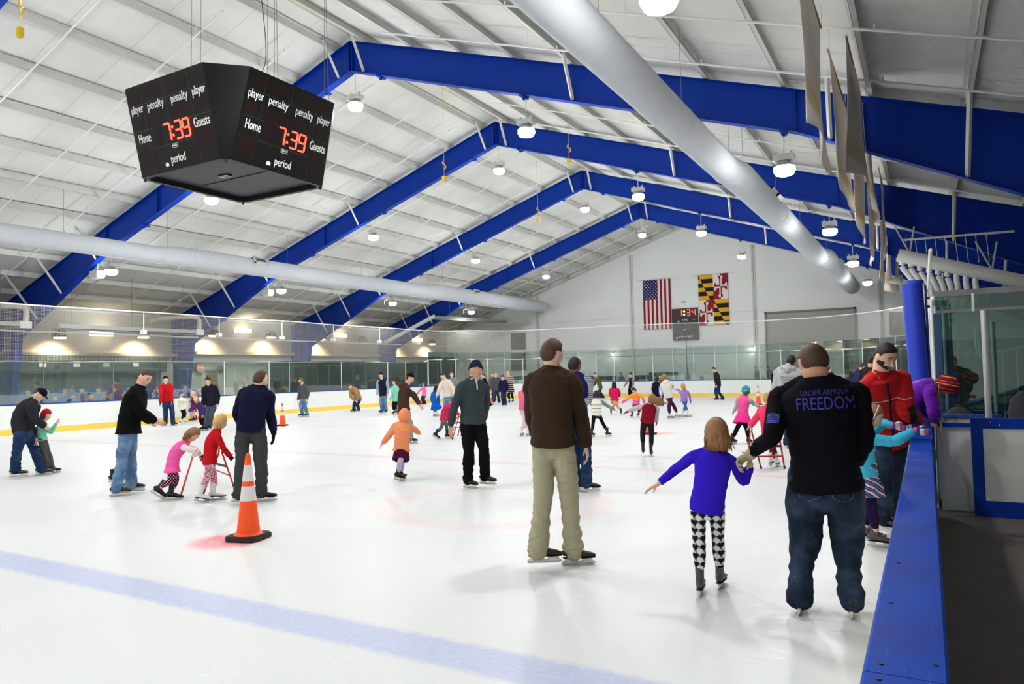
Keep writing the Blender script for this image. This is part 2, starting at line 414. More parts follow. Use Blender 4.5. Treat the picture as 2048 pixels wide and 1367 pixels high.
# sprinkler pipes parallel to the rafters, on both slopes
ns = 0
for yb in [FY[0]-6.6, FY[0]-4.3, FY[0]-1.9]+[f+d for f in FY for d in (1.9, 4.2, 6.4)]:
    if yb > YE-0.6: continue
    for s in (-1, 1):
        mb = MB(); a = 0.9 if s < 0 else 2.2; e = 18.3
        mb.tube([(RX+s*a, yb, roofz(RX+s*a)-0.12), (RX+s*e, yb, roofz(RX+s*e)-0.12)], 0.022, 6)
        for o in np.arange(a+1, e, 3.06):
            x = RX+s*o; mb.tube([(x, yb, roofz(x)-0.12), (x, yb, roofz(x)+0.21)], 0.006, 4); mb.tube([(x+0.7, yb, roofz(x+0.7)-0.10), (x+0.7, yb, roofz(x+0.7)-0.03)], 0.018, 5)
        tag(mb.obj('sprinkler_pipe', M_pipe), 'thin white sprinkler pipe under the %s roof slope, running from ridge to eave' % ('left' if s < 0 else 'right'), 'pipe', 'sprinkler pipes, %s slope' % ('left' if s < 0 else 'right')); ns += 1
for x, z, y1 in ((-1.6, 6.55, YE-0.2), (-5.2, 7.85, YE-0.2)):
    pass

# ---------------- ducts ----------------
M_duct = mat('duct_fabric', (200, 205, 212), 0.8, spec=0.04, nscale=4, namt=0.03, bump=0.5, bscale=7)
def duct(label, cx, sg):
    root = empty('air_duct', (cx[0][0], 0, cx[0][1])); tag(root, label, 'duct', 'round air ducts')
    ox, oz = cx[0][0], cx[0][1]
    ys = [(Y0+0.3, 0.30, 0), (15.9, 0.30, 0), (17.0, 0.35, 1), (31.6, 0.35, 1), (32.8, 0.43, 2), (45.2, 0.43, 2)]
    secs = [(ys[0], ys[1]), (ys[1], ys[2]), (ys[2], ys[3]), (ys[3], ys[4]), (ys[4], ys[5])]
    for a, b in secs:
        mb = MB(); pa = (cx[a[2]][0]-ox, a[0], cx[a[2]][1]-oz); pb = (cx[b[2]][0]-ox, b[0], cx[b[2]][1]-oz)
        n = max(2, int((b[0]-a[0])/0.4)); P = [np.array(pa)*(1-t)+np.array(pb)*t for t in np.linspace(0, 1, n)]; Rr = [a[1]*(1-t)+b[1]*t for t in np.linspace(0, 1, n)]
        end = b[0] > 45
        if end:
            for q in (0.3, 0.6, 0.85, 1.0): P.append(np.array(pb)+np.array([0, 0.43*q, 0])); Rr.append(max(0.02, 0.43*math.sqrt(max(0, 1-q*q*0.98))))
        mb.tube(P, Rr, 40); mb.obj('duct_section', M_duct, root, smooth=True, autos=50)
    for y, r, i in [(5.2, .3, 0), (8.6, .3, 0), (12.4, .3, 0), (16.0, .305, 0), (17.2, .35, 1), (21.6, .35, 1), (26.2, .35, 1), (31.6, .352, 1), (33.0, .43, 2), (38.2, .43, 2), (42.5, .43, 2)]:
        mb = MB(); mb.tube([(cx[i][0]-ox, y-0.015, cx[i][1]-oz), (cx[i][0]-ox, y+0.015, cx[i][1]-oz)], r+0.006, 40); mb.obj('joint_ring', M_duct, root, smooth=True, autos=40)
        mb = MB(); x = cx[i][0]-ox; z = cx[i][1]-oz; zr = roofz(cx[i][0])+0.2-oz
        mb.tube([(x-0.04, y+.3, z+r), (x, y+.3, z+r+0.1), (x, y+.3, zr)], 0.005, 5); mb.tube([(x+0.04, y+.3, z+r), (x, y+.3, z+r+0.1)], 0.005, 5); mb.obj('hanger', M_grey, root)
    for y, r, i in [(20.2, 0.35, 1), (36.3, 0.43, 2)]:     # supply grilles on the side facing the rink
        v = empty('vent', (cx[i][0]-ox, y, cx[i][1]-oz)); v.parent = root; ang = math.radians(38)
        v.rotation_euler = (0, -ang*sg, 0)
        mb = MB()
        for (a, b, c, d) in ((-.32, -.26, -.15, .15), (.26, .32, -.15, .15)): mb.box((sg*(r-0.06), a, c), (sg*(r+0.08), b, d))
        for (c, d) in ((-.15, -.10), (.10, .15)): mb.box((sg*(r-0.06), -.32, c), (sg*(r+0.08), .32, d))
        mb.obj('vent_frame', M_white, v)
        mb = MB()
        for k in range(9): yy = -.24+k*0.06; mb.box((sg*(r+0.02), yy-0.008, -.10), (sg*(r+0.06), yy+0.008, .10))
        mb.box((sg*(r-0.05), -.26, -.10), (sg*(r+0.015), .26, .10))
        mb.obj('grille', M_grey, v)
duct('large white round duct slanting across the right roof, ending beside the checkered flag', [(-3.64, 6.03), (-3.59, 6.09), (-3.51, 6.17)], 1)
duct('large white round duct running along the left side below the blue frames', [(-23.45, 6.13), (-23.44, 6.19), (-23.42, 6.26)], 1)

# ---------------- high bay lamps ----------------
def make_lamp():
    root = empty('high_bay_lamp'); 
    mb = MB(); mb.box((-0.20, -0.12, 0.24), (0.20, 0.12, 0.36)); mb.box((-0.16, -0.03, 0.36), (-0.12, 0.03, 0.44)); mb.box((0.12, -0.03, 0.36), (0.16, 0.03, 0.44)); mb.obj('ballast_housing', M_white, root)
    mb = MB(); mb.tube([(0, 0, 0.24), (0, 0, 0.12)], [0.10, 0.2], 20); mb.obj('reflector', M_alu, root, smooth=True, autos=40)
    mb = MB(); mb.tube([(0, 0, 0.12), (0, 0, 0.05), (0, 0, -0.03), (0, 0, -0.06)], [0.2, 0.21, 0.17, 0.08], 20); mb.obj('lens', M_led, root, smooth=True)
    return root
lamp0 = make_lamp(); LZ = {-24.85: 5.5, -19.5: 7.3, -13.45: 9.1, -8.1: 7.38, -2.3: 5.54}
roots = []
for r_, (x, z) in enumerate(LZ.items()):
    for y in FY+[-0.44, -8.2]:
        t = copy_tree(lamp0) if roots else None
        roots.append([t, r_, x, y, z])
roots[0][0] = lamp0
for t, r_, x, y, z in roots:
    t.location = (x, y, z)
    row = ['far left row', 'row left of the ridge', 'ridge row', 'row right of the ridge', 'row by the right duct'][r_]
    tag(t, 'glowing white lamp, %s, %s' % (row, 'hanging behind the camera' if y < 0 else 'hung from the '+['nearest', 'second', 'third', 'fourth', 'farthest'][FY.index(y)]+' blue frame'), 'lamp', 'high bay lamps')
    zt = (roofz(x)-depth(abs(x-RX))) if y > 0 else roofz(x)+0.2
    mb = MB(); mb.tube([(0, 0, 0.36), (0, 0, zt-z-0.08)], 0.012, 6); mb.obj('stem', M_pipe, t)
    if y < 0 and x > -3: y_ = 0.75
    else: y_ = 1.0
    lu = bpy.data.lights.new('lamp_uplight', 'POINT'); lu.energy = LAMP_W*(.12 if x > -3 else .36)*y_; lu.shadow_soft_size = .22; lu.color = (1, .985, .95); ou = bpy.data.objects.new('lamp_uplight', lu); COL.objects.link(ou); ou.location = (0, 0, -.3); ou.parent = t
    ld = bpy.data.lights.new('lamp_light', 'SPOT'); ld.energy = LAMP_W*.85*y_; ld.spot_size = 2.8; ld.spot_blend = .35; ld.shadow_soft_size = 0.22; ld.color = (1.0, 0.985, 0.95)
    lo = bpy.data.objects.new('lamp_light', ld); COL.objects.link(lo); lo.location = (0, 0, -0.32); lo.parent = t
# unlit white box fittings beside the left lamps
for y in (FY[1], FY[2]):
    root = empty('emergency_lamp', (-25.75, y+0.05, 5.45)); tag(root, 'unlit white box lamp hanging beside the glowing lamp of the %s frame, far left' % ('second' if y == FY[1] else 'third'), 'lamp')
    mb = MB(); mb.box((-0.28, -0.15, 0.0), (0.2, 0.15, 0.22)); mb.box((-0.24, -0.12, -0.05), (0.16, 0.12, 0)); mb.obj('housing', M_white, root)
    mb = MB(); mb.tube([(0, 0, 0.22), (0, 0, roofz(-25.75)-depth(12.2)-5.45-0.02)], 0.012, 5); mb.obj('stem', M_pipe, root)
for x, y, z in ((-25.3, FY[3]+0.1, 5.55), (-25.3, FY[4]+0.1, 5.55)):
    mb = MB(); zt = roofz(x)-depth(abs(x-RX))
    mb.tube([(x, y, zt), (x, y, z+.25)], 0.01, 5); mb.tube([(x-.2, y, z), (x-.2, y, z+.2), (x, y, z+.27), (x+.2, y, z+.2), (x+.2, y, z)], 0.02, 6)
    tag(mb.obj('hook_bracket', M_white), 'white forked bracket hanging beside the far left lamp of the %s blue frame' % ('fourth' if y < FY[4] else 'fifth'), 'bracket')
# yellow gas sensors on cords
M_sens = mat('sensor_yellow', (226, 190, 20), 0.5)
for (u, v, z, lab) in ((40, 65, 7.6, 'near the top left corner of the picture'), (888, 357, 7.9, 'in front of the third blue frame'), (1138, 322, 8.9, 'beside the ridge of the fourth frame'), (1076, 440, 8.3, 'in front of the fourth blue frame')):
    p = bz(u, v, z); root = empty('gas_sensor', p); tag(root, 'small yellow box hanging on a cord '+lab, 'sensor', 'yellow hanging boxes')
    mb = MB(); mb.box((-.055, -.04, -.08), (.055, .04, .08)); mb.obj('box', M_sens, root)
    mb = MB(); zt = roofz(p[0])+0.2-z; mb.tube([(0, 0, 0.08), (0.01, 0, 0.25), (0, 0, zt)], 0.006, 5)
    mb.obj('cord', M_sens, root)
    mb = MB(); mb.tube(spline([(0, 0, .30), (.06, .02, .36), (.05, -.02, .44), (-.05, 0, .5), (-.03, .02, .58)], 5), 0.018, 6); mb.obj('coiled_cable', M_sens, root)
# ---------------- dasher boards, rail caps, glass, posts ----------------
HB = 1.0
def arc(cx, cy_, r, a0, a1, n): return [(cx+r*math.cos(math.radians(a)), cy_+r*math.sin(math.radians(a))) for a in np.linspace(a0, a1, n)]
XI = -26.08
path_left = [(XI, y) for y in np.arange(Y0+0.1, 35.5, 2.44)]
path_arcL = arc(XI+8.5, 35.5, 8.5, 180, 90, 15)
path_end = [(x, 44.0) for x in np.arange(-17.58+1.2, -8.6, 1.22)]
path_arcR = arc(-8.5, 35.5, 8.5, 90, 0, 15)
path_right = [(0.0, y) for y in np.arange(34, 9.9, -2.44)]+[(0.0, 9.95)]
def ribbon(mb, path, d0, d1, z0, z1, mi=0):
    """wall following the path, offset d0..d1 to the outside of the ice"""
    P = [np.array(p, float) for p in path]; n = len(P); O_ = []
    for i in range(n):
        t = nrm(P[min(i+1, n-1)]-P[max(i-1, 0)]); nn = np.array([-t[1], t[0]]); O_.append(nn)
    V = []
    for i in range(n):
        a = P[i]+O_[i]*d0; b = P[i]+O_[i]*d1
        V += [(a[0], a[1], z0), (b[0], b[1], z0), (b[0], b[1], z1), (a[0], a[1], z1)]
    F = [(0, 1, 2, 3), (4*n-1, 4*n-2, 4*n-3, 4*n-4)]
    for i in range(n-1):
        for k in range(4): F.append((4*i+k, 4*i+(k+1) % 4, 4*i+4+(k+1) % 4, 4*i+4+k))
    mb.add(V, F, mi)
def board_run(label, path, name='dasher_board', cap=M_capb):
    r = empty(name, (path[0][0], path[0][1], 0)); tag(r, label, 'boards'); o = np.array([path[0][0], path[0][1]])
    P = [np.array(p)-o for p in path]
    m = MB(); ribbon(m, P, 0.0, 0.06, 0.0, HB-0.03); m.obj('board_panel', M_board, r)
    m = MB(); ribbon(m, P, -0.012, 0.0, 0.0, 0.20); m.obj('kick_plate', M_yellow, r)
    m = MB(); ribbon(m, P, -0.008, 0.15, HB-0.03, HB+0.012); m.obj('rail_cap', cap, r)
    return r
board_run('long white boards with a yellow kick strip along the far left side of the ice', path_left+path_arcL[:1])
board_run('curved white boards with a yellow kick strip in the far left corner of the rink', path_arcL)
board_run('straight white boards with a yellow kick strip across the far end of the ice', path_arcL[-1:]+path_end+path_arcR[:1])
board_run('curved white boards with a yellow kick strip in the far right corner', path_arcR)
board_run('white boards on the right beyond the blue padded post', path_arcR[-1:]+path_right)
# a red edged gate gap at the left picture edge
m = MB(); gy = bx(1, 830, XI)[1]; m.box((XI-0.02, gy-0.05, 0.0), (XI-0.013, gy+0.05, HB-.02))
tag(m.obj('red_strip', mat('red_strip', (150, 40, 60), 0.5)), 'narrow dark red strip on the white boards at the left picture edge', 'strip')
M_post = mat('glass_post_white', (226, 232, 230), 0.4)
def glass_run(label, path, top, names, posts=True, step=1):
    r = empty('glass_screen', (path[0][0], path[0][1], HB)); tag(r, label, 'glass'); o = np.array([path[0][0], path[0][1]])
    P = [np.array(p)-o for p in path]
    m = MB()
    for i in range(len(P)-1):
        t = nrm(P[i+1]-P[i]); q = P[i]+t*0.02; w = P[i+1]-t*0.02
        ribbon(m, [q, w], 0.065, 0.077, 0.012, top-HB)
    m.obj('glass_pane', M_glass, r)
    if posts:
        for i in range(0, len(P), step):
            t = nrm(P[min(i+1, len(P)-1)]-P[max(i-1, 0)]); nn = np.array([-t[1], t[0]]); c = P[i]+nn*0.07
            m = MB(); m.tube([(c[0], c[1], 0.0), (c[0], c[1], names-HB)], 0.022, 6); m.obj('post', M_post, r)
    return r
gl = [(XI, y) for y in np.arange(-6, 35.6, 2.44)]
glass_run('seamless glass along the left boards in front of the spectator seats', gl[:12], 2.45, 2.45, posts=False)
# thin dark joints between the seamless panes
for i in range(12):
    m = MB(); m.box((XI-0.082, gl[i][1]-0.012, HB+0.015), (XI-0.062, gl[i][1]+0.012, 2.45)); tag(m.obj('glass_joint', M_grey), 'thin upright joint between panes of the left side glass', 'joint', 'joints of the left side glass')
gp = [(XI, y) for y in (20.84, 23.28, 24.5, 28, 31.7, 33.3, 35.45)]
glass_run('glass panes with white posts beside the tan arches, left side', gp[:3], 2.45, 2.45)
glass_run('glass panes before the dark opening on the left side', gp[2:], 2.45, 2.45)
glass_run('taller glass with white posts around the far left corner', arc(XI+8.5, 35.5, 8.5, 180, 90, 12), 3.05, 2.62)
ge = [(x, 44.0) for x in np.linspace(-17.58, -8.5, 8)]
glass_run('tall glass with white posts across the far end', ge, 3.05, 2.62)
glass_run('tall glass with white posts around the far right corner', arc(-8.5, 35.5, 8.5, 90, 0, 12), 3.05, 2.62)
glass_run('glass with white posts on the right boards beyond the padded post', [(0.0, y) for y in (35.5, 31, 26.5, 22, 17.5, 13)], 2.6, 2.6)

# netting with its ropes
npth = [(XI-0.1, y) for y in np.arange(-3, 35.5, 3.5)]+arc(XI+8.5, 35.5, 8.6, 180, 90, 10)+[(x, 44.1) for x in np.arange(-16, -8.4, 1.5)]+arc(-8.5, 35.5, 8.6, 90, 0, 10)+[(0.1, 30), (0.1, 24), (0.1, 18), (0.1, 10.5)]
L_ = [0]
for i in range(1, len(npth)): L_.append(L_[-1]+math.dist(npth[i], npth[i-1]))
def pat(s):
    for i in range(1, len(npth)):
        if s <= L_[i] or i == len(npth)-1:
            t = (s-L_[i-1])/(L_[i]-L_[i-1]); return np.array(npth[i-1])*(1-t)+np.array(npth[i])*t
def nt_top(s):
    base = np.interp(s, [0, 22, 38, 52, 62, 72, 90, 110], [4.36, 4.36, 4.36, 4.62, 4.42, 4.45, 3.5, 2.75])
    return base
def nt_bot(s): return np.interp(s, [0, 38, 38.6, 66, 70, 110], [2.43, 2.43, 2.62, 2.62, 2.62, 2.5])
Ls = L_[-1]; N = 260; SS = np.linspace(0, Ls, N); V = []; F = []; UV = []
for i, s_ in enumerate(SS):
    p = pat(s_)
    zt = nt_top(s_)-0.03*abs(math.sin(s_*0.45)); zb = nt_bot(s_)-0.03
    V += [(p[0], p[1], zb), (p[0], p[1], zt)]; UV += [(s_, zb), (s_, zt)]
    if i: F.append((2*i-2, 2*i, 2*i+1, 2*i-1))
me = bpy.data.meshes.new('safety_net'); me.from_pydata(V, [], F); uv = me.uv_layers.new(name='uv')
for lp in me.loops: uv.data[lp.index].uv = UV[lp.vertex_index]
me.materials.append(M_net); no = bpy.data.objects.new('safety_net', me); COL.objects.link(no)
tag(no, 'fine white safety net hung above the glass around the rink', 'net')
for nm, fz, lab, amp in (('top_rope', nt_top, 'white rope along the top edge of the safety net', 0.03), ('bottom_rope', nt_bot, 'wavy white rope along the bottom edge of the safety net, above the glass', 0.035)):
    m = MB(); P = []
    for i, s_ in enumerate(np.linspace(0, Ls, 300)):
        p = pat(s_); P.append((p[0], p[1], fz(s_)-amp*abs(math.sin(s_*0.45))-(0.02*math.sin(s_*2.1)*math.sin(s_*0.31) if nm == 'bottom_rope' else 0.006*math.sin(s_*1.3))))
    m.tube(P, 0.026 if nm == 'top_rope' else 0.030, 6); ro = m.obj(nm, M_rope, no, smooth=True); ro['label'] = lab
for i, y in enumerate([17.25, 20.7, 24.2, 27.6, 31.2, 34.8]):
    m = MB(); m.tube([(XI-0.2, y, 3.65), (XI-0.2, y, 4.34)], 0.022, 5); m.box((XI-.32, y-.08, 3.5), (XI-.12, y+.08, 3.66)); tag(m.obj('drop_pipe', M_pipe), 'white drop pipe with a box at its foot behind the safety net', 'pipe', 'drop pipes behind the left net')
m = MB(); m.tube([(-30.4, Y0+1, 3.72), (-30.4, 45, 3.72)], 0.035, 6); tag(m.obj('heating_pipe', M_pipe), 'long thin white pipe running level along the left wall below the lamps', 'pipe')

# ---------------- near right boards with the wide blue cap ----------------
def m_cap():
    m, nt, b = newmat('cap_rail_scuffed', 0.34, 0.12)
    x, y, z, v = coords(nt)
    s1 = xnoise(nt, v, 60, 4, (1, 0.12, 1, 0.9)).sstep(0.62, 0.75); s2 = xnoise(nt, v, 60, 4, (0.12, 1, 1, 0.5)).sstep(0.64, 0.78); sp = xnoise(nt, v, 130, 2).sstep(0.74, 0.80); big = xnoise(nt, v, 3, 4)
    c = mixc(nt, big.sstep(0.3, 0.7), lin((0, 52, 156)), lin((0, 64, 172)))
    c = mixc(nt, s1*0.25, c, lin((80, 130, 210))); c = mixc(nt, s2*0.2, c, lin((80, 130, 210))); c = mixc(nt, sp*0.8, c, lin((190, 210, 240)))
    nt.links.new(c, b.inputs['Base Color']); nt.links.new((big*0.3+0.36).k, b.inputs['Roughness'])
    return m
M_cap = m_cap()
nr = empty('near_boards', (-0.07, 5, 0)); tag(nr, 'near white boards with a wide scuffed blue cap rail at the lower right', 'boards')
m = MB(); m.box((-0.075, -8, 0), (0.075, 4.45, HB-0.04)); m.obj('board_panel', M_board, nr)
def capsec(a, b, name):
    m = MB(); x0, x1, z0, z1 = -0.0875, 0.0875, HB-0.045, HB; c = 0.008
    m.prism([(x0, z0), (x1, z0), (x1, z1-c), (x1-c, z1), (x0+c, z1), (x0, z1-c)], 1, a, b); return m.obj(name, M_cap, nr)
yj = bz(1800, 1352, 1.0)[1]-5
capsec(-8, yj-0.002, 'cap_rail'); capsec(yj+0.002, 2.62, 'cap_rail')
m = MB(); m.prism([(-0.0875, 2.63), (0.0875, 2.63), (0.0875, 4.3), (0.05, 4.42), (-0.05, 4.42), (-0.0875, 4.3)], 2, HB-0.045, HB+0.012); m.obj('gate_cap', M_cap, nr)
for (u, v) in ((1783, 1205), (1762, 1327), (1872, 1330), (1758, 1358), (1797, 1125)):
    p = bz(u, v, HB); m = MB(); m.tube([(p[0]+.07, p[1]-5, HB-0.004), (p[0]+.07, p[1]-5, HB+0.002)], 0.006, 10); m.obj('screw_hole', M_black, nr)
for zz in (0.42, 0.8):
    m = MB(); m.box((0.075, 2.7, zz), (0.11, 2.95, zz+0.12)); m.box((0.08, 2.60, zz+.03), (0.12, 2.72, zz+.09)); m.obj('hinge', M_grey, nr)
m = MB(); m.box((-0.095, -8, 0), (-0.0751, 4.45, 0.2)); m.obj('kick_plate', M_yellow, nr)

# blue padded post
M_padblue = mat('pad_blue', (28, 58, 190), 0.38, spec=0.5, bump=0.15, bscale=6)
pr_ = empty('padded_post', (-0.07, 9.75, 0)); tag(pr_, 'tall round blue padded post at the end of the near boards', 'post')
m = MB(); m.tube([(0, 0, 0), (0, 0, 1.4), (-0.045, 0, 2.64)], 0.11, 32); m.tube([(-.012, 0, 2.64), (-.012, 0, 2.68)], 0.09, 32); m.obj('pad', M_padblue, pr_, smooth=True, autos=40)
m = MB(); m.tube([(0.103, -.03, .2), (.103, -.03, 1.4), (.092, -.03, 2.62)], .012, 6); m.obj('seam', mat('seam_dark', (14, 24, 90), 0.5), pr_)
for z in (2.35, 2.45):
    m = MB(); m.box((0.09, -0.03, z), (0.13, 0.03, z+0.03)); m.obj('buckle', M_black, pr_)

# ---------------- bench and box area on the right ----------------
M_panelw = mat('box_panel_white', (216, 220, 214), 0.5, nscale=5, namt=0.04)
m = MB(); m.box((0.09, 9.86, 0.0), (0.42, 9.93, 0.96)); w = m.obj('white_panel', M_panelw); tag(w, 'white board panel with a blue top strip beside the padded post', 'panel')
m = MB(); m.box((0.09, 9.83, 0.962), (0.42, 9.96, 1.005)); m.obj('rail_cap', M_blue, w)
r = empty('gate_door', (0.40, 9.6, 0)); tag(r, 'white gate panel in a wide blue frame standing on the dark walkway', 'gate')
m = MB(); m.box((0.09, 0.01, 0.17), (2.3, 0.05, 0.98)); m.obj('panel', M_panelw, r)
m = MB(); m.box((0.0, 0, 0.0), (0.11, 0.07, 1.08)); m.obj('frame_post', M_blue, r)
m = MB(); m.box((0.11, -0.005, 0.97), (2.4, 0.075, 1.08)); m.obj('frame_top', M_blue, r)
m = MB(); m.box((0.11, -0.005, 0.0), (2.4, 0.075, 0.17)); m.obj('frame_bottom', M_blue, r)
m = MB(); m.box((0.26, -0.01, 1.0), (0.275, -0.004, 1.015)); m.box((0.18, -0.01, 1.03), (0.19, -0.004, 1.04)); m.obj('screw', M_white, r)
# low white wall with blue cap further back
r = empty('bench_wall', (0.07, 10.9, 0)); tag(r, 'low white wall with a thin blue cap behind the gate panel', 'wall')
m = MB(); m.box((0.0, 0, 0), (.70, 0.08, 1.0)); m.obj('panel', M_panelw, r)
m = MB(); m.box((-0.0, -0.04, 1.0), (.73, 0.11, 1.04)); m.obj('rail_cap', M_capb, r)
m = MB(); m.box((.68, -0.03, 0.0), (.72, -0.001, 1.0)); m.obj('edge_strip', M_capb, r)
m = MB(); m.box((0.06, -0.012, 0.84), (0.13, -0.002, 0.93)); m.obj('switch_plate', M_black, r)
# aluminium support and slim posts
def pole(u, vt, vb, y, rad, lab, mt=M_alu, z0=None):
    a = by(u, vt, y); zz = 0.0 if z0 is None else z0; x = a[0]
    m = MB(); m.tube([(x, y, zz), (x, y, a[2])], rad, 14); return tag(m.obj('support_pole', mt, smooth=True, autos=40), lab, 'pole')
pole(1967, 620, 845, 9.9, 0.033, 'thick round grey metal pole standing behind the gate panel')
pole(1983, 640, 845, 13.0, 0.022, 'slim pale post just right of the thick grey pole', M_post)
pole(1862, 600, 840, 10.6, 0.02, 'slim aluminium post right beside the blue padded post', M_post)
for i, (u, vt, y) in enumerate([(1915, 660, 14.5), (1950, 650, 16.5), (1956, 650, 18.5)]):
    pole(u, vt, 820, y, 0.02, 'slim upright glass post near the man behind the glass, '+['nearest', 'middle', 'farthest'][i]+' of three', M_post)
# large glass sheet with its metal head rails
P1 = bz(1864, 592, 2.62); P2 = bz(2075, 562, 2.72)
r = empty('box_glass', (P1[0], P1[1], 0)); tag(r, 'large greenish glass sheet with grey head rails above the gate panel', 'glass')
d = P2-P1; d[2] = 0; L = np.linalg.norm(d); dd = d/L; nn = np.array([-dd[1], dd[0], 0])
def slab(m, t0, t1, z0, z1, th=0.012, off=0.0):
    q = [dd*t0+nn*(off-th), dd*t1+nn*(off-th), dd*t1+nn*(off+th), dd*t0+nn*(off+th)]
    V = [(p[0], p[1], z0) for p in q]+[(p[0], p[1], z1) for p in q]
    m.add(V, [(0, 3, 2, 1), (4, 5, 6, 7), (0, 1, 5, 4), (1, 2, 6, 5), (2, 3, 7, 6), (3, 0, 4, 7)])
m = MB(); slab(m, 0.0, L, 1.02, 2.6, 0.006); m.obj('glass_pane', M_glassd, r)
m = MB(); slab(m, 0.0, L, 2.60, 2.68, 0.03); m.obj('head_rail', M_grey, r)
m = MB(); slab(m, 0.0, L, 2.38, 2.42, 0.02); m.obj('head_rail', M_grey, r)
for t in (0.02, 0.40*L, L-.05):
    m = MB(); slab(m, t-0.015, t+0.015, 2.38, 2.62, 0.025, -0.01); m.obj('bracket', M_alu, r)
# dark interior beyond the glass: team room wall, windows and rail
m = MB(); m.box((0.4, 24.0, 0), (5.6, 24.2, 2.35)); w = m.obj('partition_wall', mat('dark_green_wall', (52, 66, 64), 0.7)); tag(w, 'dark partition wall seen through the green glass', 'wall')
for x in (2.2, 3.0, 3.8):
    m = MB(); m.box((x, 23.95, 1.25), (x+0.5, 23.99, 2.1)); m.obj('pane', M_dark, w)
m = MB(); m.box((0.3, 18.0, 0), (0.9, 18.5, 0.96)); w = m.obj('scorer_desk', M_panelw); tag(w, 'white desk block with a blue top behind the green glass', 'desk')
m = MB(); m.box((0.25, 17.9, 0.96), (0.95, 18.6, 1.04)); m.obj('desk_top', M_blue, w)
m = MB(); m.box((1.3, 15.0, 0.0), (4.2, 15.08, 0.86)); w = m.obj('side_board', M_board); tag(w, 'white board with a blue strip seen between the grey pole and the chair', 'boards')
m = MB(); m.box((1.3, 14.96, 0.86), (4.2, 15.12, 1.0)); m.obj('rail_cap', M_blue, w)
r = empty('railing', (1.25, 16.5, 0)); tag(r, 'pale railing with many upright bars and a sloping handrail behind the chair', 'railing')
for k in range(16):
    m = MB(); x = 0.0+k*0.22; m.tube([(x, 0, 0), (x, 0, 1.9+0.045*k)], 0.013, 6); m.obj('bar', M_post, r)
m = MB(); m.tube([(-0.1, 0, 1.88), (3.5, 0, 2.62)], 0.03, 8); m.obj('handrail', M_alu, r)
# office chair back at the right picture edge
r = empty('office_chair', by(2046, 830, 9.85)*np.array([1, 1, 0])+np.array([.14, .5, 0])); tag(r, 'dark grey padded office chair behind the gate panel at the right picture edge', 'chair')
M_chair = mat('chair_fabric', (62, 62, 66), 0.9, bump=0.5, bscale=120)
m = MB(); m.tube([(0, 0, .86), (0, 0.0, .95), (0, 0.02, 1.1), (0, .03, 1.25), (0, .03, 1.33)], [(.20, .05), (.235, .06), (.24, .06), (.21, .055), (.14, .04)], 24, side=(1, 0, 0), round_cap=True, e=.8); m.obj('backrest', M_chair, r, smooth=True)
m = MB(); m.tube([(0, -.25, .5), (0, -.25, .58)], [(.26, .25), (.25, .24)], 20, side=(1, 0, 0)); m.obj('seat', M_chair, r, smooth=True, autos=40)
m = MB(); m.box((-.05, -.02, .5), (.05, .07, .95)); m.box((-.24, -.06, .80), (-.20, 0.04, 1.0)); m.box((-.24, -.3, .78), (-.19, 0.03, .82)); m.obj('bracket', M_black, r)
m = MB(); m.tube([(0, -.25, .06), (0, -.25, .5)], .03, 10)
for k in range(5): a = k*2*PI/5; m.tube([(0, -.25, .1), (.3*math.cos(a), -.25+.3*math.sin(a), .05)], .02, 6); m.tube([(.3*math.cos(a)-.02, -.25+.3*math.sin(a), .027), (.3*math.cos(a)+.02, -.25+.3*math.sin(a), .027)], .027, 8)
m.obj('base', M_black, r)
# second chair back, low dark, between post and desk
m = MB(); c = by(1918, 825, 11.3); m.tube([(c[0], 11.3, .95), (c[0], 11.3, 1.04), (c[0], 11.3, 1.08)], [(.16, .05), (.16, .05), (.10, .04)], 20, side=(1, 0, 0), round_cap=True); m.tube([(c[0], 11.35, 0), (c[0], 11.35, .95)], .04, 8); m.tube([(c[0], 11.3, 0), (c[0], 11.3, .03)], .22, 16)
tag(m.obj('chair', M_chair, smooth=True), 'low dark chair back behind the white wall beside the padded post', 'chair')
# white pipe manifold above the post
r = empty('pipe_manifold', (-0.5, 20, 4.36)); tag(r, 'white sloping header pipe with nine bent branch pipes above the padded post', 'pipes')
m = MB(); m.tube([(0, 0, 0), (5.9, 0, -5.9*SL-.06)], 0.16, 16); m.obj('header_pipe', M_pipe, r, smooth=True, autos=40)
for k in range(9):
    x = 0.12+k*0.185; z = -x*SL; bend = (0.42-0.07*k) if k < 6 else -0.10
    m = MB(); m.tube(spline([(x, 0, z), (x-0.04, 0, z-.25), (x+bend*0.25, 0, z-.5), (x+bend*.8, 0.0, z-.95+.03*k), (x+bend, 0.2, z-1.3+.05*k)], 5), 0.062, 10); m.obj('branch_pipe', M_pipe, r, smooth=True, autos=40)
for x in (0.25, 1.9, 3.4):
    m = MB(); m.tube([(x, 0, -x*SL+.1), (x+.12, 0, -x*SL+.75)], .02, 5); m.tube([(x, 0, -x*SL+.1), (x-.3, 0, -x*SL+.8)], .02, 5); m.obj('hanger', M_white, r)
m = MB(); m.tube([(-0.4, 21.5, 4.95), (2.0, 21.5, 4.9)], .03, 6)
for k in range(9): m.tube([(-.35+k*.22, 21.5, 4.95), (-.30+k*.22, 21.5, 4.2)], .008, 4)
tag(m.obj('hanger_rack', M_pipe), 'thin white rail with fine hanging rods above the pipe manifold', 'rail')
m = MB(); c = by(1798, 560, 26); m.tube([(c[0]-.3, 26, c[2]), (c[0]+.1, 26, c[2])], [.06, .17], 16); tag(m.obj('horn_speaker', M_white, smooth=True), 'small white horn speaker beside the lowest hanging banner', 'speaker')

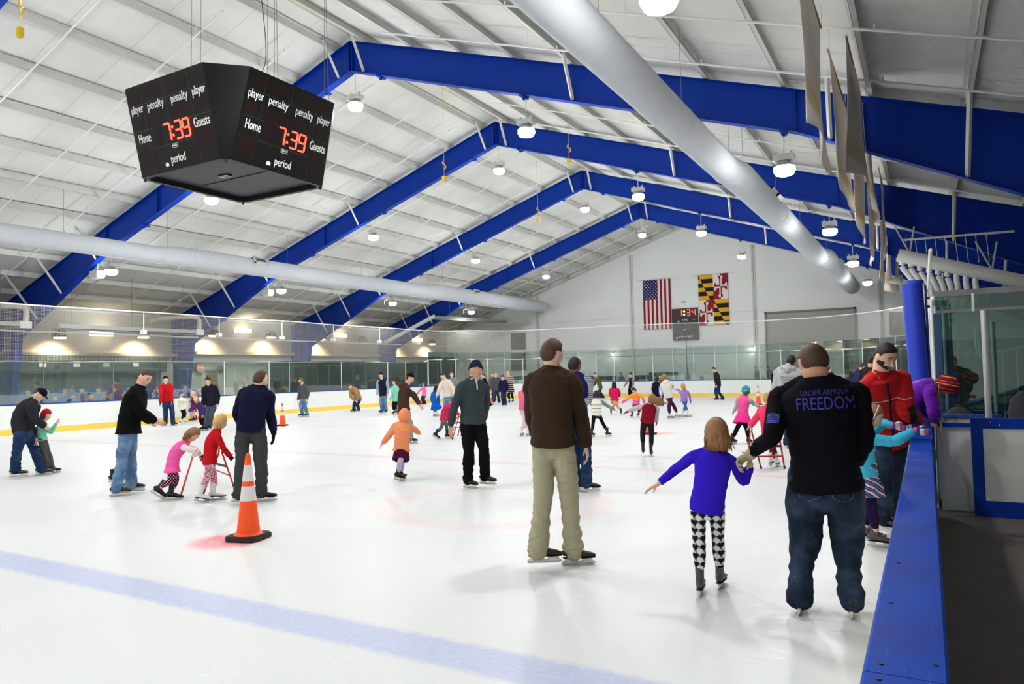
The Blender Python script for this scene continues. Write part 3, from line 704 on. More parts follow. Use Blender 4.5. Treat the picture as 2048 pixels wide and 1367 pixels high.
# ---------------- far wall things ----------------
M_shut = mat('roller_shutter', (168, 168, 162), 0.55, nscale=1, namt=0.03)
r = empty('roller_door', (-6.0, YE-0.02, 0)); tag(r, 'wide grey roller shutter door in the far wall', 'door')
m = MB(); m.box((-2.45, -0.02, 0), (2.45, 0, 4.98))
for k in range(50): m.box((-2.45, -0.032, k*0.1), (2.45, -0.02, k*0.1+0.07))
m.obj('slats', M_shut, r)
m = MB(); m.box((-2.55, -0.1, 0), (-2.45, 0, 5.08)); m.box((2.45, -0.1, 0), (2.55, 0, 5.08)); m.box((-2.55, -0.1, 4.98), (2.55, 0, 5.08)); m.obj('frame', M_grey, r)
M_louv = mat('louvre_brown', (104, 92, 84), 0.6)
for i, (x0, x1, z0, z1, lab) in enumerate([(-26.62, -25.4, 3.38, 4.6, 'dark brown square louvre on the far wall, upper of two at the far left'), (-26.62, -25.4, 1.85, 3.1, 'dark brown square louvre on the far wall, lower of two behind the corner glass'), (-1.75, -0.5, 3.36, 4.66, 'brown square louvre on the far wall beside the padded post'), (-1.75, -0.5, 1.7, 2.9, 'grey brown louvre behind the far right corner glass')]):
    r = empty('wall_louvre', (x0, YE-0.02, z0)); tag(r, lab, 'louvre')
    m = MB(); m.box((0, -0.05, 0), (x1-x0, 0, z1-z0)); m.obj('louvre_panel', M_louv, r)
    m = MB()
    for k in range(12): zz = (z1-z0)*(k+.5)/12; m.box((.04, -0.07, zz-.02), (x1-x0-.04, -0.05, zz))
    m.obj('blades', mat('louvre_blade', (84, 74, 68), .6), r)
def raster(name, w, h, nx, ny, fn, mats, org, label, cat, bulge=0.05):
    """flag cloth: a rippled grid whose cells take their dye from fn"""
    V = []; F = []; MI = []
    for j in range(ny+1):
        for i in range(nx+1):
            x, z = w*i/nx, -h*j/ny
            V.append((x, -0.03-bulge*0.5*(1+math.sin(x*5.2+z*0.7))*(0.3+0.7*j/ny), z))
    for j in range(ny):
        for i in range(nx):
            F.append((j*(nx+1)+i, j*(nx+1)+i+1, (j+1)*(nx+1)+i+1, (j+1)*(nx+1)+i)); MI.append(fn((i+.5)/nx, (j+.5)/ny))
    me = bpy.data.meshes.new(name); me.from_pydata(V, [], F)
    for q in mats: me.materials.append(q)
    me.polygons.foreach_set('material_index', MI); me.polygons.foreach_set('use_smooth', [True]*len(F))
    r = empty('wall_flag', org); tag(r, label, cat)
    o = bpy.data.objects.new('flag_cloth', me); COL.objects.link(o); o.parent = r
    sd = o.modifiers.new('s', 'SOLIDIFY'); sd.thickness = 0.004
    m = MB(); m.tube([(-0.35, -0.03, 0.02), (w+.35, -0.03, 0.02)], 0.015, 6); m.obj('flag_pole', M_white, r)
    return r
F_w, F_r, F_b = mat('flag_white', (236, 226, 224), .8), mat('flag_red', (140, 24, 40), .8), mat('flag_navy', (34, 36, 92), .8)
F_y, F_k = mat('flag_gold', (226, 176, 34), .8), mat('flag_black', (26, 20, 22), .8)
def us(u, v):
    if u < 7/13*0.96 and v < 0.40:
        uu = u/(7/13*.96); vv = v/0.40
        a = uu*9+.5; b = vv*11+.5   # staggered stars
        ia, ib = int(a), int(b)
        if (ia+ib) % 2 == 0 and abs(a-ia-.5) < .22 and abs(b-ib-.5) < .22: return 0
        return 2
    return 1 if int(u*13) % 2 == 0 else 0
raster('flag_cloth', 1.9, 3.3, 91, 110, us, [F_w, F_r, F_b], (-16.33, YE-0.02, 7.66), 'striped flag with a star field hung upright on the far wall', 'flag')
def md(u, v):
    gold = (u < .5 and v < .5) or (u > .5 and v > .5)
    x, y = (u % .5)*2, (v % .5)*2
    if gold:    # six bars counterchanged across a diagonal
        k = int(y*6); s = (x*0.9-y*1.05+0.1)
        band = int(min(5, max(0, y*6))) % 2
        d = (x-(y*0.75)-.02)
        f = 0 if d < 0 else (1 if d < .36 else 0)
        return 3+((band+f+1) % 2) if not (d > .36) else 3+(band % 2)
    X_, Y_ = (x-.5)*2, (y-.5)*2
    fld = 1 if (X_ < 0) == (Y_ > 0) else 0
    ax, ay = abs(X_), abs(Y_)
    cross = (ax < .15 and ay < .82) or (ay < .12 and ax < .82)
    for cxx, cyy in ((.62, 0), (0, .66), (.74, .17), (.17, .74)):
        if (ax-cxx)**2+(ay-cyy)**2 < (.17 if cxx in (.62, 0) else .13)**2: cross = True
    return (1-fld) if cross else fld
raster('flag_cloth', 1.9, 3.25, 96, 160, md, [F_w, F_r, F_b, F_y, F_k], (-12.6, YE-0.02, 7.7), 'gold, black, red and white quartered flag with crosses on the far wall', 'flag')
# small wall scoreboard
seg = {'0': 'abcdef', '1': 'bc', '3': 'abcdg', '4': 'bcfg', '5': 'acdfg', '7': 'abc', '9': 'abcdfg', '8': 'abcdefg'}
def digit(m, ch, ox, oz, w, h, t, P, mi=0):
    """seven segment digit; P(x,z) gives the 3D point, built as thin raised bars"""
    S = {'a': ((0, h), (w, h)), 'b': ((w, h), (w, h/2)), 'c': ((w, h/2), (w, 0)), 'd': ((0, 0), (w, 0)), 'e': ((0, h/2), (0, 0)), 'f': ((0, h), (0, h/2)), 'g': ((0, h/2), (w, h/2))}
    for s in seg[ch]:
        (xa, za), (xb, zb) = S[s]; n = 5
        if abs(xb-xa) > abs(zb-za): q = [(xa+t*.3, za-t/2), (xb-t*.3, za-t/2), (xb-t*.3, za+t/2), (xa+t*.3, za+t/2)]
        else: zl, zh = sorted((za, zb)); q = [(xa-t/2, zl+t*.3), (xa+t/2, zl+t*.3), (xa+t/2, zh-t*.3), (xa-t/2, zh-t*.3)]
        V = [P(ox+a, oz+b, 0) for a, b in q]+[P(ox+a, oz+b, 0.012) for a, b in q]
        m.add(V, [(3, 2, 1, 0), (4, 5, 6, 7), (0, 1, 5, 4), (1, 2, 6, 5), (2, 3, 7, 6), (3, 0, 4, 7)], mi)
r = empty('wall_scoreboard', (-14.36, YE-0.02, 3.57)); tag(r, 'small dark scoreboard with red digits on the far wall between the flags', 'scoreboard')
M_wsb = mat('wall_scoreboard', (58, 52, 50), .6)
m = MB(); m.box((0, -0.15, 1.04), (1.68, 0, 2.06)); m.obj('upper_case', M_wsb, r)
m = MB(); m.box((0.02, -0.15, 0), (1.70, 0, 1.01)); m.obj('lower_case', M_wsb, r)
m = MB(); PP = lambda x, z, h: (x, -0.152-h, z)
for i, ch in enumerate('39'): digit(m, '4' if ch == '9' else '3', 1.0+i*.34, 1.58, .2, .38, .05, PP)
digit(m, '1', .45, 1.58, .2, .38, .05, PP)
m.obj('digits', M_redfar, r)
m = MB(); m.tube([(.82, -.15, 1.85), (.82, -.17, 1.85)], .06, 12); m.tube([(.82, -.15, 1.65), (.82, -.17, 1.65)], .06, 12); m.obj('colon', M_amber, r)
m = MB(); place_text(m, 'TIME', .16, .38, (.85, -.153, 1.30), (1, 0, 0), (0, 0, 1)); place_text(m, 'shots on goal', .2, .85, (.88, -.153, .24), (1, 0, 0), (0, 0, 1)); place_text(m, 'nevco', .08, .2, (1.45, -.153, 1.3), (1, 0, 0), (0, 0, 1)); place_text(m, 'nevco', .08, .2, (.82, -.153, .66), (1, 0, 0), (0, 0, 1))
for x, z in ((.43, 1.22), (.3, .14)): m.box((x-.05, -.16, z-.04), (x+.05, -.151, z+.05))
m.obj('lettering', M_letter, r)
m = MB(); m.tube([(.86, -.04, 0), (.86, -.04, -2.2)], .02, 6); m.obj('cable_pipe', M_grey, r)
m = MB(); m.box((-13.75, YE-.1, 6.02), (-13.5, YE-.002, 6.07)); tag(m.obj('wall_bracket', M_grey), 'small dark bracket on the far wall just above the small scoreboard', 'bracket')
# dark carts and tables behind the end glass
for i, (u0, u1, z1, lab) in enumerate([(1168, 1228, .32, 'low dark table behind the end glass at the left'), (1272, 1300, .34, 'dark box behind the end glass below the striped flag'), (1300, 1352, .5, 'dark cart behind the end glass below the flags'), (1030, 1076, .42, 'dark table with chairs behind the far left corner glass')]):
    a = by(u0, 750, 45.4); b = by(u1, 750, 45.4); r = empty('cart', ((a[0]+b[0])/2, 45.5, 0)); tag(r, lab, 'cart'); w = (b[0]-a[0])/2
    m = MB(); m.box((-w, -.3, HB+z1-.25), (w, .3, HB+z1)); m.obj('top_box', M_dark, r)
    for sx in (-1, 1):
        m = MB(); m.box((sx*w-.04 if sx > 0 else -w, -.28, 0), (sx*w if sx > 0 else -w+.04, .28, HB+z1-.25)); m.obj('leg', M_black, r)
M_glow = mat('small_lamp', (255, 250, 235), .5, emit=9)
for i, (u, v) in enumerate([(1225, 708), (1504, 697)]):
    p = by(u, v, YE-.25); r = empty('wall_lamp', p); tag(r, 'small glowing wall lamp low on the far wall, %s' % ('below the striped flag' if i == 0 else 'left of the shutter'), 'lamp')
    m = MB(); m.tube([(0, 0, -.08), (0, 0, .0), (0, 0, .06)], [.10, .13, .08], 12); m.obj('lens', M_glow, r, smooth=True)
    m = MB(); m.box((-.06, 0.05, -.02), (.06, .24, .12)); m.obj('bracket', M_grey, r)

# ---------------- hanging scoreboard ----------------
zb, zt = 5.42, 6.96
def sq(cx, cyy, hx, hy, c): return [(cx-hx+c, cyy-hy), (cx+hx-c, cyy-hy), (cx+hx, cyy-hy+c), (cx+hx, cyy+hy-c), (cx+hx-c, cyy+hy), (cx-hx+c, cyy+hy), (cx-hx, cyy+hy-c), (cx-hx, cyy-hy+c)]
# ring heights solved from the corners seen in the photograph
pb = [bz(u, v, zb) for u, v in ((290, 357), (437, 317), (478, 314), (645, 372), (487, 402))]
pt = [bz(u, v, zt) for u, v in ((255, 182), (405, 125), (498, 132), (671, 205))]
cbx, cby = -11.31, 9.29
r = empty('hanging_scoreboard', (cbx, cby, zb)); tag(r, 'large black four sided scoreboard hanging on chains above the ice', 'scoreboard')
hbx = hby = 1.19; htx, hty = 1.60, 1.53; cb, ct = 0.12, 0.53
lo = sq(0, 0, hbx, hby, cb); hi = sq(0, 0, htx, hty, max(.2, ct)); HS = zt-zb
m = MB(); V = [(x, y, 0) for x, y in lo]+[(x, y, HS) for x, y in hi]
m.add(V, [tuple(range(8, 16))]+[(i, (i+1) % 8, 8+(i+1) % 8, 8+i) for i in range(8)]); m.obj('case', M_sbblack, r)
m = MB(); inn = [(x*.93, y*.93) for x, y in lo]
m.add([(x, y, 0) for x, y in lo]+[(x, y, 0) for x, y in inn]+[(x, y, .10) for x, y in inn], [(i, (i+1) % 8, 8+(i+1) % 8, 8+i) for i in range(8)]+[(8+i, 8+(i+1) % 8, 16+(i+1) % 8, 16+i) for i in range(8)]); m.obj('bottom_frame', M_black, r)
m = MB(); m.add([(x, y, .10) for x, y in inn], [tuple(range(7, -1, -1))]); m.box((-hbx*.9, -.008, .085), (hbx*.9, .008, .1)); m.obj('belly_panel', M_sbgrey, r)
m = MB(); m.box((-.13, -.30, .075), (.13, -.18, .099)); bl = m.obj('brand_plate', mat('plate_black', (10, 10, 12), .4), r)
m = MB(); place_text(m, 'NEVCO', .09, .22, (0, -.24, .074), (1, 0, 0), (0, -1, 0), extrude=.001); m.box((-.13, -.305, .07), (.13, -.30, .076)); m.box((-.13, -.18, .07), (.13, -.175, .076)); m.obj('plate_lettering', M_letter, bl)
def face(i):
    a0, a1 = np.array([*lo[i], 0]), np.array([*lo[(i+1) % 8], 0]); b0, b1 = np.array([*hi[i], HS]), np.array([*hi[(i+1) % 8], HS])
    xa = nrm(a1-a0); mid = (a0+a1)/2; ya = nrm((b0+b1)/2-mid); na = nrm(np.cross(xa, ya)); wb = np.linalg.norm(a1-a0); wt = np.linalg.norm(b1-b0); Hh = np.linalg.norm((b0+b1)/2-mid)
    return mid, xa, ya, na, wb, wt, Hh
# texts: (string, u, v, width, size); u and v are fractions of the face, measured on the photograph
TX = [('player', .112, .742, .157, .21), ('penalty', .357, .742, .21, .21), ('penalty', .66, .742, .205, .21), ('player', .90, .748, .155, .21), ('Home', .141, .415, .157, .235), ('Guests', .872, .425, .19, .235), ('period', .513, .118, .18, .21)]
for i in (0, 2, 4, 6):
    mid, xa, ya, na, wb, wt, Hh = face(i)
    if i == 0: wx = (wb+wt)/2
    def PF(u, v, h=0.006):
        w = (wb*(1-v)+wt*v); return mid+xa*(u-.5)*w+ya*v*Hh+na*h
    Wm = (wb+wt)/2
    for s, u, v, w, sz in TX: m = MB(); place_text(m, s, sz, w*Wm, PF(u, v), xa, ya); m.obj('lettering', M_letter, r)
    m = MB()
    q = [PF(.342, .055), PF(.385, .055), PF(.385, .088), PF(.3635, .102), PF(.342, .088)]; m.add(q, [(0, 1, 2, 3, 4)])
    m.obj('house_symbol', M_letter, r)
    m = MB(); place_text(m, 'NEVCO', .035, .055*Wm, PF(.505, .257, .012), xa, ya); 
    for (u0, v0, u1, v1) in ((.469, .235, .541, .239), (.469, .275, .541, .279), (.469, .235, .472, .279), (.538, .235, .541, .279)): m.add([PF(u0, v0), PF(u1, v0), PF(u1, v1), PF(u0, v1)], [(0, 1, 2, 3)])
    m.obj('brand_label', M_letter, r)
    m = MB(); dw, dh = .085*Wm, .185*Hh
    def PP(x, z, h): return mid+xa*(x-.5*Wm)+ya*z+na*(0.006+h)
    for ch, u in (('7', .408), ('3', .548), ('9', .646)): digit(m, ch, u*Wm, .318*Hh, dw*.86, dh, .014*Wm, PP)
    for vz in (.365, .455):
        c = PP(.514*Wm, vz*Hh, 0); m.tube([c, c+na*.012], .011*Wm, 10, side=xa)
    m.obj('clock_digits', M_red, r)
    m = MB()
    for u, v, w, h in ((.03, .80, .13, .12), (.20, .82, .22, .12), (.52, .83, .24, .12), (.82, .83, .13, .12), (.03, .52, .13, .12), (.20, .53, .22, .12), (.52, .55, .24, .12), (.82, .57, .13, .12), (.03, .09, .2, .2), (.77, .14, .19, .2), (.66, .06, .07, .13), (.27, .30, .07, .22)):
        m = MB(); m.add([PF(u, v, .003), PF(u+w, v, .003), PF(u+w, v+h, .003), PF(u, v+h, .003)], [(0, 1, 2, 3)]); m.obj('unlit_digit', M_sbdark, r)
    m = MB()
    for v in (.78, .5, .28): m.add([PF(.01, v, .002), PF(.99, v, .002), PF(.99, v+.006, .002), PF(.01, v+.006, .002)], [(0, 1, 2, 3)])
    for u in (.19, .49, .79): m.add([PF(u, .02, .002), PF(u+.004, .02, .002), PF(u+.004, .98, .002), PF(u, .98, .002)], [(0, 1, 2, 3)])
    m.obj('panel_joint', mat('joint_dark', (46, 46, 52), .4), r)
for k, (x, y) in enumerate([(hbx, -hby), (-hbx, -hby), (hbx, hby), (-hbx, hby)]):
    m = MB(); m.tube([(x*.93, y*.93, .03), (x*.93, y*.93, -.05)], .02, 8); m.obj('eye_bolt', M_black, r)
def chain(m, a, b, pitch=0.045, wd=0.009):
    a, b = np.array(a, float), np.array(b, float); L = np.linalg.norm(b-a); n = int(L/pitch); d = (b-a)/L
    for k in range(n):
        p0 = a+d*k*pitch-d*.004; p1 = a+d*(k+1)*pitch+d*.004; s = np.array([wd, 0, 0]) if k % 2 else np.array([0, wd, 0])
        m.tube([p0, p0+s*.9+d*.01, p1+s*.9-d*.01, p1], .0035, 4, cap=False); m.tube([p0, p0-s*.9+d*.01, p1-s*.9-d*.01, p1], .0035, 4, cap=False)
for k, (x, y, sp) in enumerate([(htx*.72, -hty*.05, .10), (-htx*.75, -hty*.05, .0), (0.1, -hty*.55, 0), (htx*.75, hty*.75, .12), (-htx*.2, hty*.7, 0)]):
    X_, Y_ = x+cbx, y+cby; ztop = roofz(X_)+.18-zb
    m = MB(); chain(m, (x, y, HS-.02), (x+.03, y+.02, ztop)); 
    if sp: chain(m, (x+sp, y, HS-.02), (x+.03, y+.02, ztop))
    m.obj('chain', M_grey, r)
m = MB(); m.tube(spline([(0.2, 0.1, HS), (.12, .3, HS+.5), (.3, .5, HS+1.1), (.2, .3, roofz(cbx)+.15-zb)], 8), .008, 5); m.obj('power_cable', M_black, r)
for (x, y) in ((cbx, cby-1.6), (cbx, cby+.6)):
    pass

# ---------------- hanging banners ----------------
def m_banner():
    m, nt, b = newmat('banner_cloth', 0.85, 0.1)
    x, y, z, v = coords(nt)
    n = xnoise(nt, v, 2.2, 5, (1, 2, 1)); n2 = xnoise(nt, v, 9, 4, (1, 3, .5))
    c = mixc(nt, n.sstep(.35, .65), lin((226, 216, 204)), lin((214, 212, 212)))
    tx = ((z*7.0).frac()-.5).abs().lt(.22)*(n2.gt(.5))*((y-.95).abs().lt(.55))*((z+.95).abs().lt(.6))
    c = mixc(nt, tx*.3, c, lin((130, 128, 136)))
    c = mixc(nt, ((z+1.55).abs().lt(.14))*.6, c, lin((205, 190, 150)))
    nt.links.new(c, b.inputs['Base Color']); tl = nt.nodes.new('ShaderNodeBsdfTranslucent'); nt.links.new(c, tl.inputs[0]); ms = nt.nodes.new('ShaderNodeMixShader'); ms.inputs[0].default_value = .45
    nt.links.new(b.outputs[0], ms.inputs[1]); nt.links.new(tl.outputs[0], ms.inputs[2]); nt.links.new(ms.outputs[0], nt.nodes['Material Output'].inputs[0])
    return m
M_ban = m_banner(); M_wood = mat('banner_rod', (176, 140, 84), .6)
bl = [(-1.1, y, 4.42, w, l+' from the camera in the outer row') for y, w, l in ((8.6, 2.2, 'first'), (11.7, 2.9, 'second'), (15.6, 2.9, 'third'), (19.8, 2.9, 'fourth'), (24.5, 3.1, 'fifth'), (29.5, 3.1, 'sixth'))]+[(-.85, y, 4.6, w, l+' from the camera in the inner row') for y, w, l in ((11.8, 2.5, 'first'), (15.0, 2.5, 'second'), (20.2, 2.5, 'third'), (31.0, 2.8, 'fourth'))]
for i, (x, y, z0, w, lab) in enumerate(bl):
    top = 6.42 if x < -1 else 6.6; h = top-z0; r = empty('hanging_banner', (x, y, top)); tag(r, 'weathered white cloth banner hanging edge-on, '+lab, 'banner', 'banners under the right roof')
    nx, nz = 18, 26; V = []; F = []
    for j in range(nz+1):
        for k in range(nx+1):
            t = k/nx; q = j/nz
            V.append((.05*math.sin(t*4.5+i*1.7+q*1.3)*(.25+q)+.03*math.sin(t*9+q*4)*q+(.10*(q**3)*math.sin(i+t*2)), t*w, -q*h+(.10*math.sin(t*5+i)*q*q if i % 2 == 0 else .05*t*q)))
    for j in range(nz):
        for k in range(nx): F.append((j*(nx+1)+k, j*(nx+1)+k+1, (j+1)*(nx+1)+k+1, (j+1)*(nx+1)+k))
    me = bpy.data.meshes.new('cloth'); me.from_pydata(V, [], F); me.materials.append(M_ban); me.polygons.foreach_set('use_smooth', [True]*len(F))
    o = bpy.data.objects.new('cloth', me); COL.objects.link(o); o.parent = r; sd = o.modifiers.new('s', 'SOLIDIFY'); sd.thickness = 0.005
    m = MB(); m.tube([(0, -.05, 0.01), (0, w+.05, 0.01)], .016, 6); m.obj('rod', M_wood, r)
    m = MB(); m.tube([(0, .2, .01), (0, .2, roofz(x)-top)], .004, 4); m.tube([(0, w-.2, .01), (0, w-.2, roofz(x)-top)], .004, 4); m.obj('cord', M_white, r)
# ---------------- left side: lights, heaters, seats, openings ----------------
def make_barn():
    r = empty('barn_lamp')
    m = MB(); P = []; Rr = []
    for k in range(9): a = k/8*PI/2; P.append((0, 0, .30*math.cos(a))); Rr.append(max(.01, .30*math.sin(a)))
    m.tube(P, Rr, 20, cap=False); m.tube([(0, 0, 0), (0, 0, -.05)], [.30, .31], 20, cap=False); m.obj('shade', M_black, r, smooth=True)
    m = MB(); m.tube([(0, 0, .04), (0, 0, -.06), (0, 0, -.11)], [.22, .25, .2], 16); m.obj('bulb_cover', M_warm, r, smooth=True)
    m = MB(); m.tube([(-.66, 0, .2), (-.3, 0, .34), (0, 0, .30)], .02, 6); m.obj('arm', M_grey, r)
    return r
b0 = make_barn()
bpos = [(17.05, 3.65), (20.8, 3.78), (24.64, 3.98), (28.4, 4.02), (32.3, 4.0), (36.0, 4.0), (39.9, 4.0), (43.6, 4.0)]
bo = [b0]+[copy_tree(b0) for _ in bpos[1:]]
for i, (y, z) in enumerate(bpos):
    t = bo[i]; t.location = (-31.72, y, z)
    tag(t, 'dark dome wall lamp with warm light, %s from the left picture edge' % ['first', 'second', 'third', 'fourth', 'fifth', 'unlit, sixth', 'seventh', 'eighth'][i], 'lamp', 'dark dome lamps on the left wall')
    if i != 5:
        ld = bpy.data.lights.new('dome_light', 'SPOT'); ld.energy = 110; ld.spot_size = 2.3; ld.spot_blend = .6; ld.shadow_soft_size = .15; ld.color = (1.0, .82, .55)
        lo = bpy.data.objects.new('dome_light', ld); COL.objects.link(lo); lo.location = (0, 0, -.25); lo.rotation_euler = (0, .5, 0); lo.parent = t
    else:
        for ch in t.children:
            if ch.name.startswith('bulb'): ch.data = ch.data.copy(); ch.data.materials[0] = M_grey
for i, (y, z) in enumerate([(19.2, 3.86), (27.0, 4.3), (34.6, 4.3), (42.6, 4.25)]):
    r = empty('strip_lamp', (-32.3, y, z)); tag(r, 'glowing rectangular wall lamp between the dome lamps, %s from the left' % ['first', 'second', 'third', 'fourth'][i], 'lamp', 'rectangular lamps on the left wall')
    m = MB(); m.box((-.1, -.5, -.1), (.06, .5, .1)); m.obj('diffuser', mat('strip_glow', (255, 240, 200), .5, emit=1.8), r)
    m = MB(); m.box((-.118, -.55, -.13), (-.1, .55, .13)); m.obj('backplate', M_white, r)
    ld = bpy.data.lights.new('strip_light', 'POINT'); ld.energy = 9; ld.shadow_soft_size = .2; ld.color = (1, .9, .68)
    lo = bpy.data.objects.new('strip_light', ld); COL.objects.link(lo); lo.location = (.35, 0, .15); lo.parent = r
# radiant tube heaters with bent exhaust
for (ya, yb, lab) in ((8.5, 14.1, 'tube heater with a bent exhaust pipe at the left picture edge'), (15.5, 21.5, 'long tube heater with a bent exhaust pipe behind the net')):
    r = empty('tube_heater', (-29, ya, 3.85)); tag(r, lab, 'heater', 'tube heaters on the left side')
    m = MB(); L = yb-ya; m.prism([(-.22, -.05), (-.12, .1), (.12, .1), (.22, -.05)], 1, 0, L); m.obj('reflector_hood', mat('heater_steel', (206, 206, 204), .35, metal=.5), r)
    m = MB(); m.tube([(0, .1, -.09), (0, L-.1, -.09)], .05, 10); m.obj('heater_tube', M_grey, r)
    m = MB(); m.box((-.14, L, -.12), (.14, L+.4, .14)); m.obj('burner_box', M_white, r)
    m = MB(); m.tube(spline([(0, L+.25, .14), (0, L+.27, .5), (-.05, L+.2, .66), (-.3, L-.2, .70), (-1.0, L-1.0, .62), (-1.3, L-1.3, .5)], 6), .095, 14); m.obj('exhaust_pipe', mat('exhaust_pipe', (214, 202, 180), .5, nscale=4, namt=.08), r, smooth=True, autos=50)
    for t in (.5, L*.5, L-.6):
        m = MB(); m.tube([(0, t, .1), (0, t, roofz(-29)-3.85-.02+.2)], .008, 4); m.obj('hanger', M_grey, r)
# second small heater seen on edge at left
# folded ceiling heater panel (long grey channel) near the far corner
r = empty('ceiling_heater', (-25.2, 36.2, 5.32)); tag(r, 'long grey bent heater channel hanging in the far left corner under the duct', 'heater')
ga = [np.array(q)-np.array([-25.2, 36.2, 5.32]) for q in (by(868, 634, 36.2), by(1010, 642, 43.0), by(768, 686, 33.5))]
m = MB(); m.tube([ga[0], ga[1]], [(.30, .10)]*2, 4, side=(1, 0, 0)); m.tube([ga[0]+np.array([0.1, -.1, .05]), ga[2]], [(.24, .10)]*2, 4, side=(0, 1, 0)); m.obj('channel', M_alu, r)
m = MB(); m.tube([ga[0]+np.array([.12, 0, -.1]), ga[1]+np.array([.12, 0, -.1])], .05, 8); m.tube([ga[0]+np.array([-.12, 0, -.1]), ga[1]+np.array([-.12, 0, -.1])], .05, 8); m.obj('heater_tube', M_grey, r)
for t in (.2, .6, .95):
    q = ga[0]*(1-t)+ga[1]*t; m = MB(); m.tube([q, (q[0], q[1], roofz(-25)-5.32+.15)], .01, 4); m.obj('hanger', M_grey, r)
for t in (.15, .5, .85):
    q = ga[0]*(1-t)+ga[2]*t; m = MB(); m.tube([q, (q[0], q[1], roofz(q[0]-25.2)-5.32+.15)], .01, 4); m.obj('hanger', M_grey, r)
# dark bays and openings in the lower wall
m = MB(); m.box((-32.745, Y0+.05, 0.0), (-32.6, 22.3, 2.09)); tag(m.obj('bench_backing', mat('bench_backing', (112, 120, 118), .7)), 'grey green lower wall panel behind the blue spectator seats', 'panel')
m = MB(); m.box((-32.74, 31.9, 0.9), (-32.5, 37.9, 2.05)); tag(m.obj('dark_window', M_dark), 'wide dark opening low in the left wall between two blue columns', 'window')
m = MB(); m.box((-32.74, 39.0, 0.1), (-32.5, 44.5, 2.3)); tag(m.obj('dark_window', M_dark), 'dark opening in the left wall behind the far corner glass', 'window')
M_silver = mat('counter_grey', (190, 192, 190), .5)
m = MB(); m.box((-31.9, 33.2, 0), (-31.5, 38.4, 1.35)); tag(m.obj('low_counter', M_silver), 'pale low counter in front of the dark opening on the left', 'counter')
r = empty('yard_railing', (-30.5, 33, 0)); tag(r, 'thin dark railing in front of the dark opening on the left side', 'railing')
for k in range(12):
    m = MB(); m.tube([(0, k*.5, 0), (0, k*.5, 1.75)], .014, 5); m.obj('bar', M_black, r)
m = MB(); m.tube([(0, 0, 1.75), (0, 5.5, 1.75)], .016, 5); m.obj('rail', M_black, r)
m = MB(); m.box((-32.74, Y0+.05, 2.1), (-32.0, 22.2, 2.855)); tag(m.obj('soffit_box', mat('soffit_dark', (66, 76, 74), .6)), 'dark green grey band below the upper wall on the left', 'panel')
for i, y in enumerate([15.3, 16.5, 17.9, 19.2, 20.6]):
    m = MB(); m.box((-31.99, y-.14, 2.35), (-31.975, y+.14, 2.62)); tag(m.obj('notice', M_letter), 'small white notice on the dark left wall band, %s from the edge' % ['first, tilted', 'second', 'third', 'fourth', 'fifth'][i], 'notice')
r = empty('double_door', (-32.7, 24.0, 0)); tag(r, 'grey wall door with a dark frame and wooden leaf behind the left glass', 'door')
m = MB(); m.box((0, -.6, 0), (.04, .9, 2.1)); m.obj('leaf', M_silver, r)
m = MB(); m.box((0.0, .95, 0), (.06, 1.5, 1.95)); m.obj('wood_leaf', mat('wood_leaf', (132, 104, 60), .6), r)
m = MB(); m.box((0, -.7, 2.1), (.08, 1.6, 2.2)); m.box((0, -.7, 0), (.08, -.6, 2.1)); m.box((0, 1.5, 0), (.08, 1.6, 2.1)); m.obj('frame', M_grey, r)
c = bx(400, 735, -32.6); m = MB(); m.tube([(-32.748, c[1], c[2]), (-32.55, c[1], c[2])], .26, 24, side=(0, 1, 0)); s_ = m.obj('round_sign', mat('sign_pink', (222, 150, 150), .6), smooth=False); tag(s_, 'round pale red sign on the left wall above the wooden door', 'sign')
m = MB(); m.box((-32.549, c[1]-.18, c[2]-.03), (-32.545, c[1]+.18, c[2]+.03)); m.obj('bar', M_letter, s_)
c = bx(443, 738, -32.6); m = MB(); m.box((-32.748, c[1]-.15, c[2]-.15), (-32.55, c[1]+.15, c[2]+.15)); tag(m.obj('alarm_box', mat('alarm_red', (120, 40, 40), .5)), 'small dark red box on the left wall beside the round sign', 'box')
r = empty('black_rack', (-29.5, 25.6, 0)); tag(r, 'black tubular rack with rounded top behind the left glass', 'rack')
for k in range(4):
    m = MB(); m.tube([(0, k*.3, 0), (0, k*.3, 1.85 if k in (1, 2) else 1.8)], .03, 6); m.obj('bar', M_black, r)
m = MB(); m.tube(spline([(0, 0, 1.75), (0, .1, 1.88), (0, .8, 1.88), (0, .9, 1.75)], 5), .03, 6); m.obj('top_bar', M_black, r)
M_tan = mat('canvas_tan', (196, 178, 128), .9, nscale=2, namt=.1)
for i, (y, w, h) in enumerate([(26.9, 1.1, 1.55), (29.3, .95, 1.5)]):
    r = empty('tan_arch', (-30.2, y, 0)); tag(r, 'tan rounded canvas mound behind the glass, %s' % ('larger, left one' if i == 0 else 'right one beside the blue column'), 'cover')
    m = MB(); m.tube([(0, 0, 0), (0, 0, h*.5), (0, 0, h*.8), (0, 0, h)], [(w, .6), (w*.95, .55), (w*.7, .45), (w*.2, .15)], 24, side=(0, 1, 0)); m.obj('cover', M_tan, r, smooth=True)
    m = MB(); m.tube(spline([(.62, -w*.95, 0.02), (.6, -w*.8, h*.6), (.45, 0, h+.0), (.6, w*.8, h*.6), (.62, w*.95, 0.02)], 6), .02, 6); m.obj('piping', mat('canvas_dark', (120, 104, 70), .9), r)
